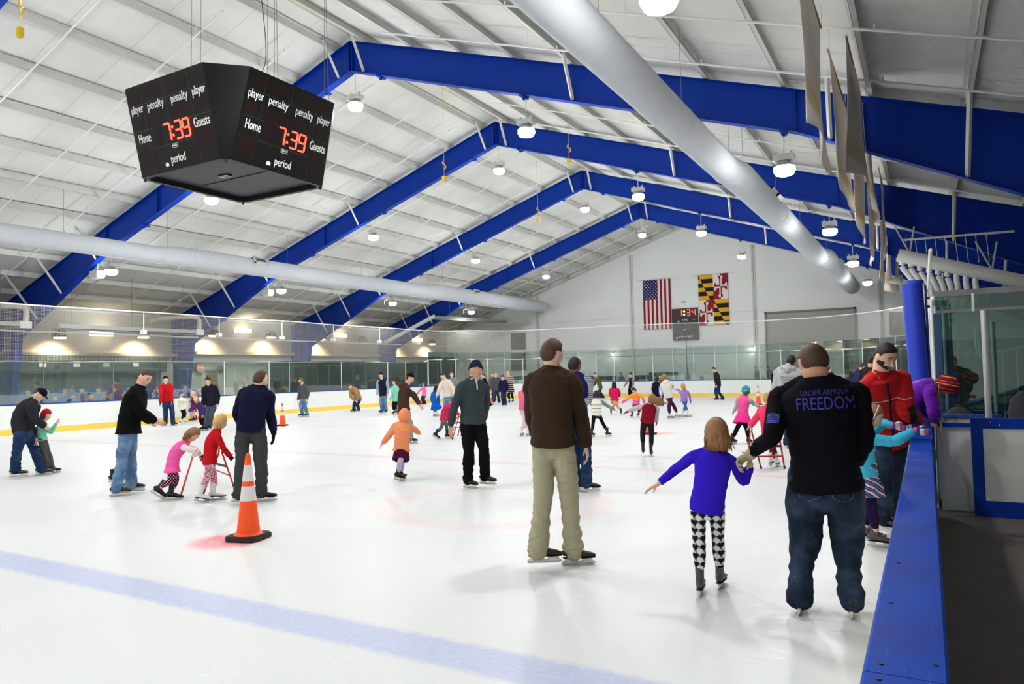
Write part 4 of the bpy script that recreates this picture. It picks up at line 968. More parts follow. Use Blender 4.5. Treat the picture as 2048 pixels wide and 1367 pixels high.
# blue and yellow spectator seats behind the left glass
M_sb = mat('seat_blue', (26, 66, 152), .45); M_sy = mat('seat_yellow', (238, 198, 96), .5)
def make_seat():
    r = empty('spectator_seat')
    m = MB(); m.tube([(-.02, 0, .62), (-.02, 0, .80), (-.04, 0, 1.0), (-.07, 0, 1.16), (-.09, 0, 1.26)], [(.24, .05), (.27, .06), (.27, .06), (.22, .05), (.10, .04)], 18, side=(0, 1, 0), round_cap=True); m.obj('backrest', M_sb, r, smooth=True)
    m = MB(); m.tube([(.2, 0, .54), (.2, 0, .60)], [(.25, .22), (.24, .21)], 18, side=(0, 1, 0), e=.8); m.obj('seat', M_sb, r, smooth=True, autos=50)
    m = MB(); m.tube([(-.03, 0, 1.13), (.03, 0, 1.13)], .085, 16, side=(0, 1, 0)); m.obj('headrest_badge', M_sy, r)
    for sy in (-1, 1):
        m = MB(); m.box((-.05, sy*.22-.02, 0), (.22, sy*.22+.02, .54)); m.obj('leg', M_grey, r)
    return r
s0 = make_seat(); k = 0
for row, (x, dz, ya) in enumerate([(-28.3, .22, 14.1), (-27.2, .0, 14.45)]):
    for j in range(11):
        y = ya+j*.64-(0.0 if row == 0 else 0)
        if row == 0 and abs(y-15.09) < .2: continue
        t = s0 if k == 0 else copy_tree(s0); t.location = (x, y, dz); k += 1
        tag(t, 'blue spectator seat with a round yellow headrest, %s row behind the left glass' % ('back' if row == 0 else 'front'), 'seat', 'blue seats, %s row' % ('back' if row == 0 else 'front'))
m = MB(); m.box((-29.2, 13.6, 0), (-27.95, 21.2, .22)); tag(m.obj('seat_riser', M_grey), 'low grey step under the back row of blue seats', 'step')
# scissor frames and truss behind the corner glass
for i, (y, x) in enumerate([(38.6, -28.6), (40.6, -27.6), (42.4, -26.2)]):
    r = empty('folding_stand', (x, y, 0)); tag(r, 'grey folding metal frame with crossed bars behind the corner glass, %s' % ['left', 'middle', 'right'][i], 'stand')
    m = MB(); m.tube([(0, -.7, 0), (0, -.7, 2.1), (0, .7, 2.1), (0, .7, 0)], .03, 6); m.obj('frame', M_silver, r)
    m = MB(); m.tube([(0, -.65, .3), (0, .65, 2.0)], .02, 5); m.tube([(0.05, .65, .3), (0.05, -.65, 2.0)], .02, 5); m.obj('cross_bars', M_silver, r)
# diagonal wall bracing between the columns
for (ya, za, yb, zb_) in ((31.4, 3.05, 34.5, 1.6), (37.4, 3.05, 34.5, 1.6), (39.2, 2.7, 41.5, 1.2)):
    m = MB(); m.tube([(-32.3, ya, za), (-32.3, yb, zb_)], .02, 5); tag(m.obj('wall_brace', M_grey), 'thin grey diagonal rod on the left wall %s' % ('left of the dark opening centre' if ya == 31.4 else 'right of the dark opening centre' if ya == 37.4 else 'beside the last blue column'), 'rod')
# ---------------- people: builder ----------------
def remesh(V, F, vox, smooth=2, name='m'):
    """one continuous skin around overlapping closed shapes"""
    me = bpy.data.meshes.new('tmp'); me.from_pydata([tuple(map(float, v)) for v in V], [], F)
    bm = bmesh.new(); bm.from_mesh(me); bmesh.ops.recalc_face_normals(bm, faces=bm.faces); bm.to_mesh(me); bm.free()
    o = bpy.data.objects.new('tmp', me); COL.objects.link(o)
    r = o.modifiers.new('r', 'REMESH'); r.mode = 'VOXEL'; r.voxel_size = vox; r.use_smooth_shade = True
    if smooth: s = o.modifiers.new('s', 'SMOOTH'); s.factor = 0.5; s.iterations = smooth
    dg = bpy.context.evaluated_depsgraph_get(); out = bpy.data.meshes.new_from_object(o.evaluated_get(dg)); out.name = name
    bpy.data.objects.remove(o); bpy.data.meshes.remove(me)
    return out
class Sh:
    def __init__(s): s.V = []; s.F = []
    def add(s, VF):
        V, F = VF; o = len(s.V); s.V.extend(V); s.F.extend([tuple(i+o for i in f) for f in F]); return s
    def tube(s, pts, r, n=12, side=(0, 0, 1), rc=True, e=1.0): return s.add(tube(pts, r, n, True, side, rc, e))
def wrinkle(me, amp, f, seed, zaxis=1.0):
    """cloth folds: smooth ridged waves pushed along the normals"""
    n = len(me.vertices); co = np.empty(n*3); me.vertices.foreach_get('co', co); co = co.reshape(-1, 3)
    no = np.empty(n*3); me.vertices.foreach_get('normal', no); no = no.reshape(-1, 3)
    r = np.random.RandomState(seed); d = np.zeros(n)
    for k in range(5):
        a = r.randn(3); a[2] = a[2]*1.6+np.sign(a[2])*zaxis; a /= np.linalg.norm(a); ff = f*(0.7+0.8*r.rand())
        q = r.randn(3); q /= np.linalg.norm(q)
        ph = co@a*ff+1.3*np.sin(co@q*ff*0.45+r.rand()*6)+r.rand()*6
        d += (1-np.abs(np.sin(ph)))**1.6*(0.5+0.5*np.sin(co@q*ff*.3+r.rand()*6))
    a = r.randn(3); b_ = r.randn(3); d2 = np.sin(co@a*f*.28+r.rand()*6)*np.sin(co@b_*f*.25+r.rand()*6)
    d = (d/5-.22)*2*amp*.8+d2*amp*.55
    co += no*d[:, None]; me.vertices.foreach_set('co', co.ravel()); me.update()
def link(me, name, m, parent):
    me.materials.clear(); me.materials.append(m); me.polygons.foreach_set('use_smooth', [True]*len(me.polygons)); me.name = name
    o = bpy.data.objects.new(name, me); COL.objects.link(o); o.parent = parent; return o
def sm(x, a, b):
    t = np.clip((x-a)/(b-a), 0, 1); return t*t*(3-2*t)
def head_pts(nu, nv):
    th = np.linspace(0, PI, nv); ph = np.linspace(0, 2*PI, nu, endpoint=False)
    P = [(0, 0, 1.0)]
    for t in th[1:-1]:
        for p in ph: P.append((math.sin(t)*math.sin(p), math.sin(t)*math.cos(p), math.cos(t)))
    P.append((0, 0, -1.0)); F = []
    for k in range(nu): F.append((0, 1+k, 1+(k+1) % nu))
    for j in range(nv-3):
        for k in range(nu): a = 1+j*nu; F.append((a+k, a+nu+k, a+nu+(k+1) % nu, a+(k+1) % nu))
    a = 1+(nv-3)*nu
    for k in range(nu): F.append((a+k, len(P)-1, a+(k+1) % nu))
    return np.array(P), F
def head_shape(S, child=False):
    """unit sphere directions -> head surface, in units of head height; x side, y face, z up"""
    x, y, z = S[:, 0], S[:, 1], S[:, 2]
    low = sm(-z, 0.0, 1.0)
    X_ = x*(.345-(.10 if not child else .075)*low); Y_ = y*np.where(y > 0, .375, .42-.20*low); Z_ = z*.5
    Y_ = np.where(y > 0, np.minimum(Y_, .36), Y_)+.02
    Y_ = Y_+(y < 0)*(.0)
    g = lambda a, b, sa, sb: np.exp(-((x-a)/sa)**2-((z-b)/sb)**2)*(y > 0)
    nose = np.exp(-(x/.105)**2)*(sm(-z, -.12, .38))*(1-sm(-z, .40, .52))*(y > 0)
    Y_ = Y_+nose*(.125 if not child else .075)
    Y_ = Y_-.045*(g(.36, .06, .17, .13)+g(-.36, .06, .17, .13))+.018*(g(.3, .28, .3, .09)+g(-.3, .28, .3, .09))
    Y_ = Y_+.022*g(0, -.62, .20, .07)+.035*g(0, -.88, .22, .12)+.012*(g(.5, -.2, .2, .2)+g(-.5, -.2, .2, .2))
    return np.stack([X_, Y_, Z_], 1)
HP, HF = head_pts(64, 54)
def hsurf(HSx, fx, fz):
    m_ = HP[:, 1] > 0; D = (HSx[:, 0]-fx)**2+(HSx[:, 2]-fz)**2+(~m_)*9; return HSx[int(np.argmin(D)), 1]
def hand_shapes(Wp, d, n, s, curl, spread=.0, thumb=1):
    """palm, four fingers of different length with bends, thumb from the side; n = palm normal"""
    d = nrm(d); n = nrm(n-(n@d)*d); a = np.cross(d, n)*thumb; out = []
    out.append(tube([Wp-d*.05*s, Wp+d*.12*s, Wp+d*.30*s, Wp+d*.47*s], [(.13*s, .085*s), (.17*s, .085*s), (.205*s, .08*s), (.20*s, .065*s)], 12, True, a, True, .85))
    for off, ln, k in ((-.165, .36, 1.15), (-.058, .44, 1.05), (.055, .47, 1.0), (.165, .42, .9)):
        p = Wp+d*.44*s+a*off*s; dd = d+a*off*spread; dd = nrm(dd); pts = [p]; ang = 0
        for q, L in enumerate((.44, .32, .24)):
            ang += curl*k*(.8, 1.1, .9)[q]; v = dd*math.cos(ang)+n*math.sin(ang); p = p+v*ln*L*s; pts.append(p)
        out.append(tube(pts, [.045*s, .042*s, .038*s, .030*s], 8, True, a, True))
    b = Wp+d*.10*s+a*.13*s; v1 = nrm(d*.62+a*.72+n*.35); v2 = nrm(d*.9+a*.25+n*(.35+curl*.4)); p1 = b+v1*.22*s; p2 = p1+v2*.16*s
    out.append(tube([b, p1, p2, p2+v2*.10*s], [.062*s, .052*s, .044*s, .034*s], 8, True, n, True))
    return out
SKIN = {'f': (232, 184, 158), 't': (206, 152, 122), 'd': (112, 74, 54), 'p': (240, 200, 178)}
HAIR = {'brown': (74, 48, 34), 'dark': (32, 24, 22), 'black': (20, 17, 17), 'blond': (218, 178, 112), 'auburn': (120, 60, 38), 'light': (146, 104, 68), 'grey': (104, 96, 92), 'straw': (196, 150, 92)}
def cloth(rgb, rough=.9, spec=.08, bump=.3, name=None, sheen=0.0):
    key = name or 'cloth_%d_%d_%d' % rgb
    return mat(key, rgb, rough, spec=spec, nscale=14, namt=.10, bump=bump, bscale=120, sheen=sheen)
def pattern(kind):
    if kind in _mats: return _mats[kind]
    m, nt, b = newmat(kind, .85, .1); x, y, z, v = coords(nt)
    if kind == 'leopard_pink':
        n = xnoise(nt, v, 62, 2, (1.4, 1, .7)); c = mixc(nt, n.sstep(.47, .53), lin((250, 214, 224)), lin((176, 44, 96)))
    elif kind == 'dots_black':
        def dots(s, o): u = (x*s+o).frac()-.5; w = (z*s*.9+o).frac()-.5; return (u*u+w*w).lt(.045)
        c = mixc(nt, dots(26, 0).mx(dots(26, .5)), lin((30, 18, 26)), lin((240, 150, 190)))
    elif kind == 'hearts':
        s = 1/.062
        gx = x*s+z*s*.0; gz = z*s*.92
        def heart(ox, oz):
            u = ((gx+ox).frac()-.5)*3.1; w = ((gz+oz).frac()-.47)*3.3
            q = u*u+w*w-1.0; return (q*q*q-u*u*w*w*w).lt(0)
        h1 = heart(0, 0); h2 = heart(.5, .5)
        par1 = ((gx.floor()+gz.floor())).mod2(); n = xnoise(nt, v, 90, 3)
        bgd = ((gx+gz)*1.0).frac().lt(.5)
        bg = mixc(nt, bgd, lin((96, 96, 98)), lin((196, 196, 196)))
        c = mixc(nt, h2, bg, lin((232, 232, 230))); c = mixc(nt, h1, c, lin((24, 24, 26)))
    elif kind == 'stripe_skirt':
        w = xnoise(nt, v, 5, 3); t = ((z*17+x*10+w*2.2).frac()); c = mixc(nt, t.lt(.2), lin((58, 42, 92)), lin((196, 120, 150))); c = mixc(nt, t.gt(.42)*t.lt(.58), c, lin((52, 128, 150))); c = mixc(nt, t.gt(.82), c, lin((222, 216, 220)))
    elif kind == 'stripe_grey':
        c = mixc(nt, ((z*34).frac()).lt(.3), lin((172, 176, 184)), lin((66, 72, 92)))
    elif kind == 'stripe_cream':
        c = mixc(nt, ((z*11).frac()).lt(.13)*(z.lt(.9)), lin((238, 236, 224)), lin((36, 34, 40)))
    elif kind == 'floral_dark':
        n = xnoise(nt, v, 34, 2); n2 = xnoise(nt, v, 50, 2, (1, 1, 1.5)); c = mixc(nt, n.gt(.60), lin((28, 26, 46)), lin((176, 100, 150))); c = mixc(nt, n2.gt(.64), c, lin((110, 170, 180)))
    elif kind == 'denim_dark' or kind == 'denim_mid' or kind == 'denim_light' or kind == 'denim_navy':
        ca, cb = {'denim_dark': ((28, 38, 56), (58, 72, 96)), 'denim_mid': ((52, 82, 126), (98, 132, 172)), 'denim_light': ((88, 122, 162), (138, 170, 200)), 'denim_navy': ((28, 48, 82), (54, 82, 120))}[kind]
        n = xnoise(nt, v, 4.5, 5); n2 = xnoise(nt, v, 160, 2); c = mixc(nt, n.sstep(.38, .72), lin(ca), lin(cb)); c = mixc(nt, n2*.25, c, lin(tuple(int(q*.6) for q in ca)))
    elif kind == 'rainbow':
        n = (z*9+x*6); c = mixc(nt, n.frac().lt(.33), lin((240, 210, 40)), lin((60, 120, 220))); c = mixc(nt, (n*1.7).frac().lt(.35), c, lin((236, 90, 60)))
    elif kind == 'stripe_hat':
        c = mixc(nt, ((z*22).frac()).lt(.35), lin((240, 236, 238)), lin((190, 160, 190)))
    elif kind == 'hat_knit_teal':
        n = xnoise(nt, v, 30, 3); c = mixc(nt, n.sstep(.45, .6), lin((20, 130, 150)), lin((90, 196, 206)))
    elif kind == 'orange_pink':
        c = mixc(nt, z.gt(.62), lin((232, 96, 170)), lin((250, 150, 50)))
    elif kind == 'burgundy_knit':
        w = (z*12+x*3); c = mixc(nt, w.frac().lt(.12), lin((126, 20, 54)), lin((240, 176, 40))); c = mixc(nt, (w*1.0+.6).frac().lt(.06), c, lin((236, 130, 150)))
    elif kind == 'fringe_coat':
        c = mixc(nt, ((z*9).frac()).lt(.4), lin((34, 32, 36)), lin((190, 186, 176)))
    elif kind == 'glove_stripe':
        t = (x*11+.4).frac(); c = mixc(nt, t.lt(.4), lin((226, 84, 130)), lin((236, 230, 234))); c = mixc(nt, t.gt(.75), c, lin((50, 90, 190)))
    elif kind == 'flower_leggings':
        n = xnoise(nt, v, 26, 2); c = mixc(nt, n.gt(.56), lin((70, 50, 66)), lin((216, 190, 200)))
    nt.links.new(c, b.inputs['Base Color'])
    _mats[kind] = m
    return m
def cm(c, **k):
    return pattern(c) if isinstance(c, str) else (c if not isinstance(c, tuple) else cloth(c, **k))
M_eyew = mat('eye_white', (236, 232, 226), .3); M_eyed = mat('iris_dark', (40, 28, 22), .25); M_lip = mat('lips', (176, 96, 88), .6)
M_blade = mat('blade_steel', (190, 194, 198), .25, metal=.9); M_hold = mat('holder_white', (228, 226, 214), .45); M_bootk = mat('boot_black', (26, 26, 28), .45); M_bootg = mat('boot_grey', (72, 74, 76), .5); M_bootw = mat('boot_white', (236, 234, 228), .4); M_lace = mat('lace_white', (220, 220, 216), .8); M_bootb = mat('boot_brown', (48, 30, 32), .5)
def skate(A, Fd, Ud, side, k, style, parent, near, under=False):
    """A ankle joint, Fd toe direction, Ud up along the shin, k scale (1 = adult)"""
    Fd = nrm(Fd); Sd = nrm(np.cross(Fd, Ud)); Ud = np.cross(Sd, Fd); L = .275*k
    P = lambda f, u, s=0: A+Fd*f*k+Ud*u*k+Sd*s*k
    mb = MB(); n = 16 if near else 10
    main = {'black': M_bootk, 'grey': M_bootg, 'white': M_bootw, 'brown': M_bootb, 'clog': M_bootb}[style]
    ft = [P(-.075, -.045), P(-.06, -.04), P(-.02, -.038), P(.04, -.048), P(.10, -.058), P(.15, -.064), P(.185, -.070)]
    mb.tube(ft, [(.025*k, .028*k), (.034*k, .042*k), (.036*k, .044*k), (.038*k, .036*k), (.043*k, .027*k), (.040*k, .021*k), (.026*k, .014*k)], n, side=Sd, round_cap=True)
    sh = P(-.015, (.055 if under else .135) if style != 'clog' else .03)
    mb.tube([P(-.015, -.03), P(-.015, .03), (P(-.015, .03)+sh)/2, sh], [(.040*k, .050*k), (.038*k, .046*k), (.040*k, .048*k), (.044*k, .052*k) if not under else (.036*k, .04*k)], n, side=Sd)
    bt = mb.obj('skate', main, parent, smooth=True, autos=70)
    sole = MB(); sole.tube([P(-.085, -.086), P(-.03, -.086), P(.10, -.088), P(.195, -.088)], [(.030*k, .006*k), (.033*k, .006*k), (.043*k, .006*k), (.026*k, .005*k)], n, side=Sd, round_cap=True)
    fig = style == 'white'
    sole.obj('sole', M_bootk if fig else (M_hold if style == 'clog' else M_bootk), bt)
    h = MB(); hm = M_blade if fig else M_hold
    zt_, zb_ = -.090, -.135
    if style == 'clog':
        h.tube([P(-.07, -.115), P(.19, -.115)], [(.03*k, .022*k), (.028*k, .022*k)], 8, side=Sd)
    else:
        for f0, f1 in ((-.075, -.015), (.08, .165)):
            h.tube([P((f0+f1)/2, zt_), P((f0+f1)/2, zb_+.008)], [((f1-f0)/2*k, .018*k), ((f1-f0)/2*1.25*k, .007*k)], 8, side=Fd)
        h.tube([P(-.095, zb_+.012), P(.185, zb_+.012)], [(.006*k, .009*k)]*2, 6, side=Sd)
    h.obj('blade_holder', hm, bt)
    b = MB(); pts = [(-.105, -.132), (-.09, -.150), (.16, -.150), (.20, -.140), (.20, -.128), (-.10, -.128)]
    V = [P(f, u, .002) for f, u in pts]+[P(f, u, -.002) for f, u in pts]; m_ = len(pts)
    b.add(V, [tuple(range(m_)), tuple(range(2*m_-1, m_-1, -1))]+[(i, (i+1) % m_, m_+(i+1) % m_, m_+i) for i in range(m_)]); b.obj('blade', M_blade, bt)
    if near:
        lc = MB()
        for q in range(6):
            f = .075-.015*q; u = -.012+.022*q; f = f-.004*q
            lc.tube([P(f+.0, u-.004, -.026), P(f+.012, u+.010, 0), P(f, u+.004, .026)], .0032*k, 5)
        lc.obj('laces', M_lace if style != 'white' else M_hold, bt)
PEOPLE = []
def human(s):
    """s: a dict; joints are where the photograph shows them, each given as (u, v[, metres farther than the body])"""
    G = bz(*s['b'], 0.0); H = s['H']; D0v = G.copy(); D0v[2] = 0; D0 = np.linalg.norm(D0v[:2]); fh = nrm(D0v); Rh = np.cross(fh, [0, 0, 1.0])
    zc = (G-EYE)@CF
    D0 = D0v@fh
    near = zc < 9.5; mid = zc < 16
    def pt(j):
        r = ray(j[0], j[1]); t = (D0+(j[2] if len(j) > 2 else 0))/(r@fh); return EYE+r*t
    fac = lambda a: -fh*math.cos(math.radians(a))+Rh*math.sin(math.radians(a))
    Up = np.array([0, 0, 1.0]); lf = lambda F: np.cross(Up, F)
    ft = s.get('f', 0); fhd = s.get('fh', ft); fhp = s.get('fp', ft)
    bw = s.get('w', 1.0)
    N = pt(s['neck']); P = pt(s['pel']); Hc = pt(s['head']); hh = s.get('hh', .147+.058*H)
    k = H/1.75; ks = .42+.58*k; az = .150*ks
    Ls, Lp = lf(fac(ft)), lf(fac(fhp))
    T = nrm(N-P); TL = np.linalg.norm(N-P)
    Ls = nrm(Ls-(Ls@T)*T)
    Ft_ = np.cross(Ls, T)      # chest normal
    if Ft_@fac(ft) < 0: Ft_ = -Ft_
    sw = s.get('sw', .108)*H*bw
    ShL = N+Ls*sw*.96-T*.050*H; ShR = N-Ls*sw*.96-T*.050*H
    hw = .052*H*bw
    HiL = P+Lp*hw; HiR = P-Lp*hw
    def solve2(A, B, uv, L1, L2, pref):
        best = None
        dm = 0.5*((A-EYE)@fh+(B-EYE)@fh)-D0
        for dd in np.linspace(-.36, .36, 49):
            q = pt((uv[0], uv[1], dm+dd)); c = (np.linalg.norm(q-A)-L1)**2+(np.linalg.norm(B-q)-L2)**2-.0035*((q-(A+B)/2)@pref)
            if best is None or c < best[0]: best = (c, q)
        return best[1]
    # ankles, shifted so that the lower blade meets the ice
    aL, aR = s['aL'], s['aR']
    AL, AR = pt(aL), pt(aR)
    if near and len(aL) < 3: q = bz(aL[0], aL[1], az); AL = pt((aL[0], aL[1], float(np.clip((q-EYE)@fh-D0, -.4, .4))))
    if near and len(aR) < 3: q = bz(aR[0], aR[1], az); AR = pt((aR[0], aR[1], float(np.clip((q-EYE)@fh-D0, -.4, .4))))
    sh = az+s.get('lift', 0)-min(AL[2], AR[2])
    allp = [N, P, Hc, ShL, ShR, HiL, HiR, AL, AR]
    J = {'N': N, 'P': P, 'Hc': Hc, 'ShL': ShL, 'ShR': ShR, 'HiL': HiL, 'HiR': HiR, 'AL': AL, 'AR': AR}
    kp = fac(fhp)
    def knee(S, uv, Hi, A):
        if uv is not None: return solve2(Hi, A, uv, .245*H, .235*H, kp)
        m_ = (Hi+A)/2; d = A-Hi; L = np.linalg.norm(d); off = math.sqrt(max(.02**2, (.24*H)**2-(L/2)**2)); f2 = nrm(kp-(kp@nrm(d))*nrm(d)); return m_+f2*min(off, .055*H)
    J['KL'] = knee('L', s.get('kL'), HiL, AL); J['KR'] = knee('R', s.get('kR'), HiR, AR)
    for sd in 'LR':
        Sx = J['Sh'+sd]; e, w = s.get('e'+sd), s.get('w'+sd); sg = 1 if sd == 'L' else -1
        if w is None:
            J['E'+sd] = Sx-T*.17*H+Ls*sg*.035*H-Ft_*.01*H; J['W'+sd] = J['E'+sd]-Up*.145*H+Ft_*.045*H; continue
        Wp = pt(w)
        if len(w) < 3:   # depth of the wrist: keep both bones near their length
            best = None
            for dd in np.linspace(-.45, .45, 31):
                q = pt((w[0], w[1], dd+(Sx-EYE)@fh-D0)); E_ = solve2(Sx, q, e, .172*H, .155*H, -Ft_*.3) if e is not None else None
                if E_ is not None: c = (np.linalg.norm(E_-Sx)-.172*H)**2+(np.linalg.norm(q-E_)-.155*H)**2+.01*dd*dd-.004*((q-Sx)@Ft_)
                else: c = max(0, np.linalg.norm(q-Sx)-.32*H)**2+.01*dd*dd-.004*((q-Sx)@Ft_)
                if best is None or c < best[0]: best = (c, q)
            Wp = best[1]
        if e is not None: E_ = solve2(Sx, Wp, e, .172*H, .155*H, -Ft_*.3)
        else:
            m_ = (Sx+Wp)/2; d = Wp-Sx; L = np.linalg.norm(d); off = math.sqrt(max(0, (.165*H)**2-(L/2)**2)); q = nrm(-Ft_*.6-T*.6+Ls*sg*.5); q = nrm(q-(q@nrm(d))*nrm(d)); E_ = m_+q*off
        J['E'+sd] = E_; J['W'+sd] = Wp
    root = empty('person', (G[0], G[1], 0), math.atan2(Rh[1], Rh[0])); tag(root, s['label'], 'person')
    R3 = np.array([[Rh[0], Rh[1], 0], [fh[0], fh[1], 0], [0, 0, 1]]); base = np.array([G[0], G[1], 0])
    for q in J: J[q] = R3@(J[q]+np.array([0, 0, sh])-base)
    T, Ls, Ft_, Lp, kp = [R3@q for q in (T, Ls, Ft_, Lp, kp)]
    N, P, Hc = J['N'], J['P'], J['Hc']
    lo = lambda a: np.array([math.sin(math.radians(a)), -math.cos(math.radians(a)), 0.0])
    if s.get('foot_lift'):
        pass
    vox = max(.0048, min(.011, .95*zc/FPX)); seed = len(PEOPLE)*7+3
    n = 14
    skin = mat('skin_'+s.get('skin', 'f'), SKIN[s.get('skin', 'f')], .55, spec=.35, nscale=30, namt=.05)
    hunch = s.get('hunch', .02)*H
    midp = (N+P)/2-Ft_*hunch
    def spine(t):   # quadratic through pelvis, mid, neck
        c = 2*midp-(N+P)/2; return P*(1-t)**2+c*2*t*(1-t)+N*t*t
    def sidev(t): return nrm(Lp*(1-t)+Ls*t)
    def torso(sh_, prof, extra, rc=True):
        pts = [spine(t) if t >= 0 else P+(P-spine(.15))/.15*t*0.0+P*0+(P-spine(.12))*(-t/.12) for t, a, b in prof]
        sh_.tube(pts, [((a*bw+extra/H)*H, (b*bw+extra/H)*H) for t, a, b in prof], 22, [sidev(max(0, t)) for t, a, b in prof], rc, .9)
    # ---- body ----
    b = Sh()
    torso(b, [(-.08, .070, .058), (.1, .082, .060), (.35, .074, .054), (.62, .082, .058), (.82, .088, .056), (.94, .060, .045)], -.012)
    hup = nrm(Hc-N); hf0 = R3@fac(fhd); 
    if 'hup' in s: hup = nrm(R3@(Up+Rh*s['hup'][0]-fh*s['hup'][1]))
    else: hup = nrm(hup*.45+np.array([0, 0, .55]))
    nod = s.get('nod', 0.0); hf = nrm(hf0-(hf0@hup)*hup); hs = np.cross(hf, hup)
    if nod: hf, hup = hf*math.cos(nod)-hup*math.sin(nod), hup*math.cos(nod)+hf*math.sin(nod)
    HM = np.stack([hs*s.get('headw', 1.04), hf, hup])*hh
    b.tube([N-T*.05*H, N+(Hc-N)*.25, Hc-hup*hh*.22-hf*hh*.05], [.044*H*bw, .0375*H*bw, .0375*H*bw], 14, hs)
    child = H < 1.45
    hd = head_shape(HP, child)@HM+Hc
    b.add((list(hd), HF))
    for sg in (-1, 1):
        c = Hc+hs*sg*.335*hh-hf*.0*hh-hup*.04*hh
        b.tube([c-hup*.10*hh, c-hup*.03*hh+hs*sg*.012*hh, c+hup*.05*hh+hs*sg*.03*hh, c+hup*.115*hh+hs*sg*.015*hh], [(.025*hh, .04*hh), (.022*hh, .055*hh), (.022*hh, .065*hh), (.02*hh, .045*hh)], 8, hs)
    for sd, sg in (('L', 1), ('R', -1)):
        S_, E_, Wr = J['Sh'+sd], J['E'+sd], J['W'+sd]
        b.tube(spline([S_, S_*.45+E_*.55, E_, E_*.55+Wr*.45, Wr], 3), [q for q in np.interp(np.linspace(0, 1, 13), [0, .25, .5, .62, 1], [.030*H, .026*H, .021*H, .0215*H, .0145*H])], 10, Ft_)
        Hi, K_, A_ = J['Hi'+sd], J['K'+sd], J['A'+sd]
        b.tube([Hi, Hi*.5+K_*.5, K_, K_*.6+A_*.4, A_], [.046*H*bw, .040*H*bw, .029*H, .028*H, .019*H], 10, kp)
    # hands
    hands = {}
    for sd in 'LR':
        E_, Wr = J['E'+sd], J['W'+sd]; sg = 1 if sd == 'L' else -1
        d = nrm(Wr-E_)
        if 'hd'+sd in s: d = nrm(R3@(Rh*s['hd'+sd][0]+Up*s['hd'+sd][1]-fh*(s['hd'+sd][2] if len(s['hd'+sd]) > 2 else 0)))
        pn = s.get('pn'+sd); pn = R3@(Rh*pn[0]+Up*pn[1]-fh*pn[2]) if pn else -Ls*sg*.9+Ft_*-.25
        if abs(nrm(pn)@d) > .95: pn = Ft_
        hands[sd] = hand_shapes(Wr, d, pn, .108*H*(1.08 if 'gl' in s else 1), s.get('curl'+sd, .22), s.get('spread', .25), sg if (np.cross(d, pn)@Ft_) * sg > 0 else -sg)
        for q in hands[sd]: b.add(q)
    body = link(remesh(b.V, b.F, vox if near else max(vox*.8, .0065), 1, 'body'), 'body', skin, root)
    # ---- trousers / tights ----
    bot = s.get('bot', (40, 44, 56)); fit = s.get('fit', 'loose'); tk = {'loose': 1.0, 'wide': 1.14, 'tight': .0}[fit]
    t_ = Sh()
    th = (.057+.006*(tk > 0))*bw; kn = .040+.008*tk; cf = .040+.007*tk; hm = .030+.017*tk
    torso(t_, [(-.10, .068, .062), (-.02, .088, .068), (.10, .090, .066), (.20, .084, .060)], .004)
    for sd, sg in (('L', 1), ('R', -1)):
        Hi, K_, A_ = J['Hi'+sd], J['K'+sd], J['A'+sd]
        ank = A_+nrm(K_-A_)*((-.045 if tk else .10)*ks)
        pts = spline([Hi+(P-Hi)*.15+T*.01*H, Hi*.62+K_*.38, K_+ (Hi-K_)*.04, K_*.55+A_*.45, ank], 5)
        rr = list(np.interp(np.linspace(0, 1, len(pts)), [0, .25, .5, .75, 1], [th*H, th*.92*H*(1 if tk else .93), kn*H*bw, cf*H, hm*H]))
        if tk:
            for q in range(len(rr)):
                u = q/(len(rr)-1)
                if u > .72: rr[q] *= 1+.10*math.sin(u*62+sg)
        t_.tube(pts, rr, 14, kp)
    tr = remesh(t_.V, t_.F, max(vox, .006), 2)
    wrinkle(tr, (.017 if tk else .004)*k*(1 if near or mid else .8), 34/k, seed)
    tro = link(tr, 'trousers' if tk else 'leggings', cm(bot), root)
    if s.get('skirt'):
        c, ln, fl = s['skirt']; m_ = Sh(); kk_ = (J['KL']+J['KR'])/2; dn = nrm(kk_-P)
        pts = [P+T*.10*H, P, P+dn*ln*.5*H, P+dn*ln*H]; m_.tube(pts, [(.085*H, .065*H), (.100*H, .078*H), ((.1+fl*.6)*H, (.085+fl*.6)*H), ((.105+fl)*H, (.09+fl)*H)], 28, Lp, False)
        me = remesh(m_.V, m_.F, max(vox, .007), 1); wrinkle(me, .02*k, 26/k, seed+1, 0); link(me, 'skirt', cm(c), root)
    # ---- top ----
    top = s.get('top', (60, 60, 66)); bulk = s.get('bulk', .010); hem = s.get('hem', -.06); stp = s.get('sleeve', True)
    m_ = Sh()
    HL = s.get('hemw', .098)
    prof = [(hem, HL, HL*.74), (hem*.3+.06, .095, .070), (.25, .089, .066), (.5, .092, .067), (.70, .102, .069), (.82, .104, .062), (.90, .090, .054), (.98, .055, .046), (1.02, .045, .042)]
    torso(m_, prof, bulk, .10)
    yk = (.030*H+bulk*.6)*(1 if stp is True else .8)
    yo = 0 if stp is True else .25
    m_.tube(spline([J['ShL']*(1-yo)+N*yo-T*.004*H, N*.55+J['ShL']*.45+T*.013*H, N+T*.006*H, N*.55+J['ShR']*.45+T*.013*H, J['ShR']*(1-yo)+N*yo-T*.004*H], 4), list(np.interp(np.linspace(0, 1, 17), [0, .5, 1], [yk, .034*H, yk])), 14, Ft_)
    if s.get('collar'):
        m_.tube([N-T*.03*H, N+(Hc-N)*.22, N+(Hc-N)*.38], [(.050*H, .048*H), (.046*H, .046*H), (.045*H, .047*H)], 16, Ls, False)
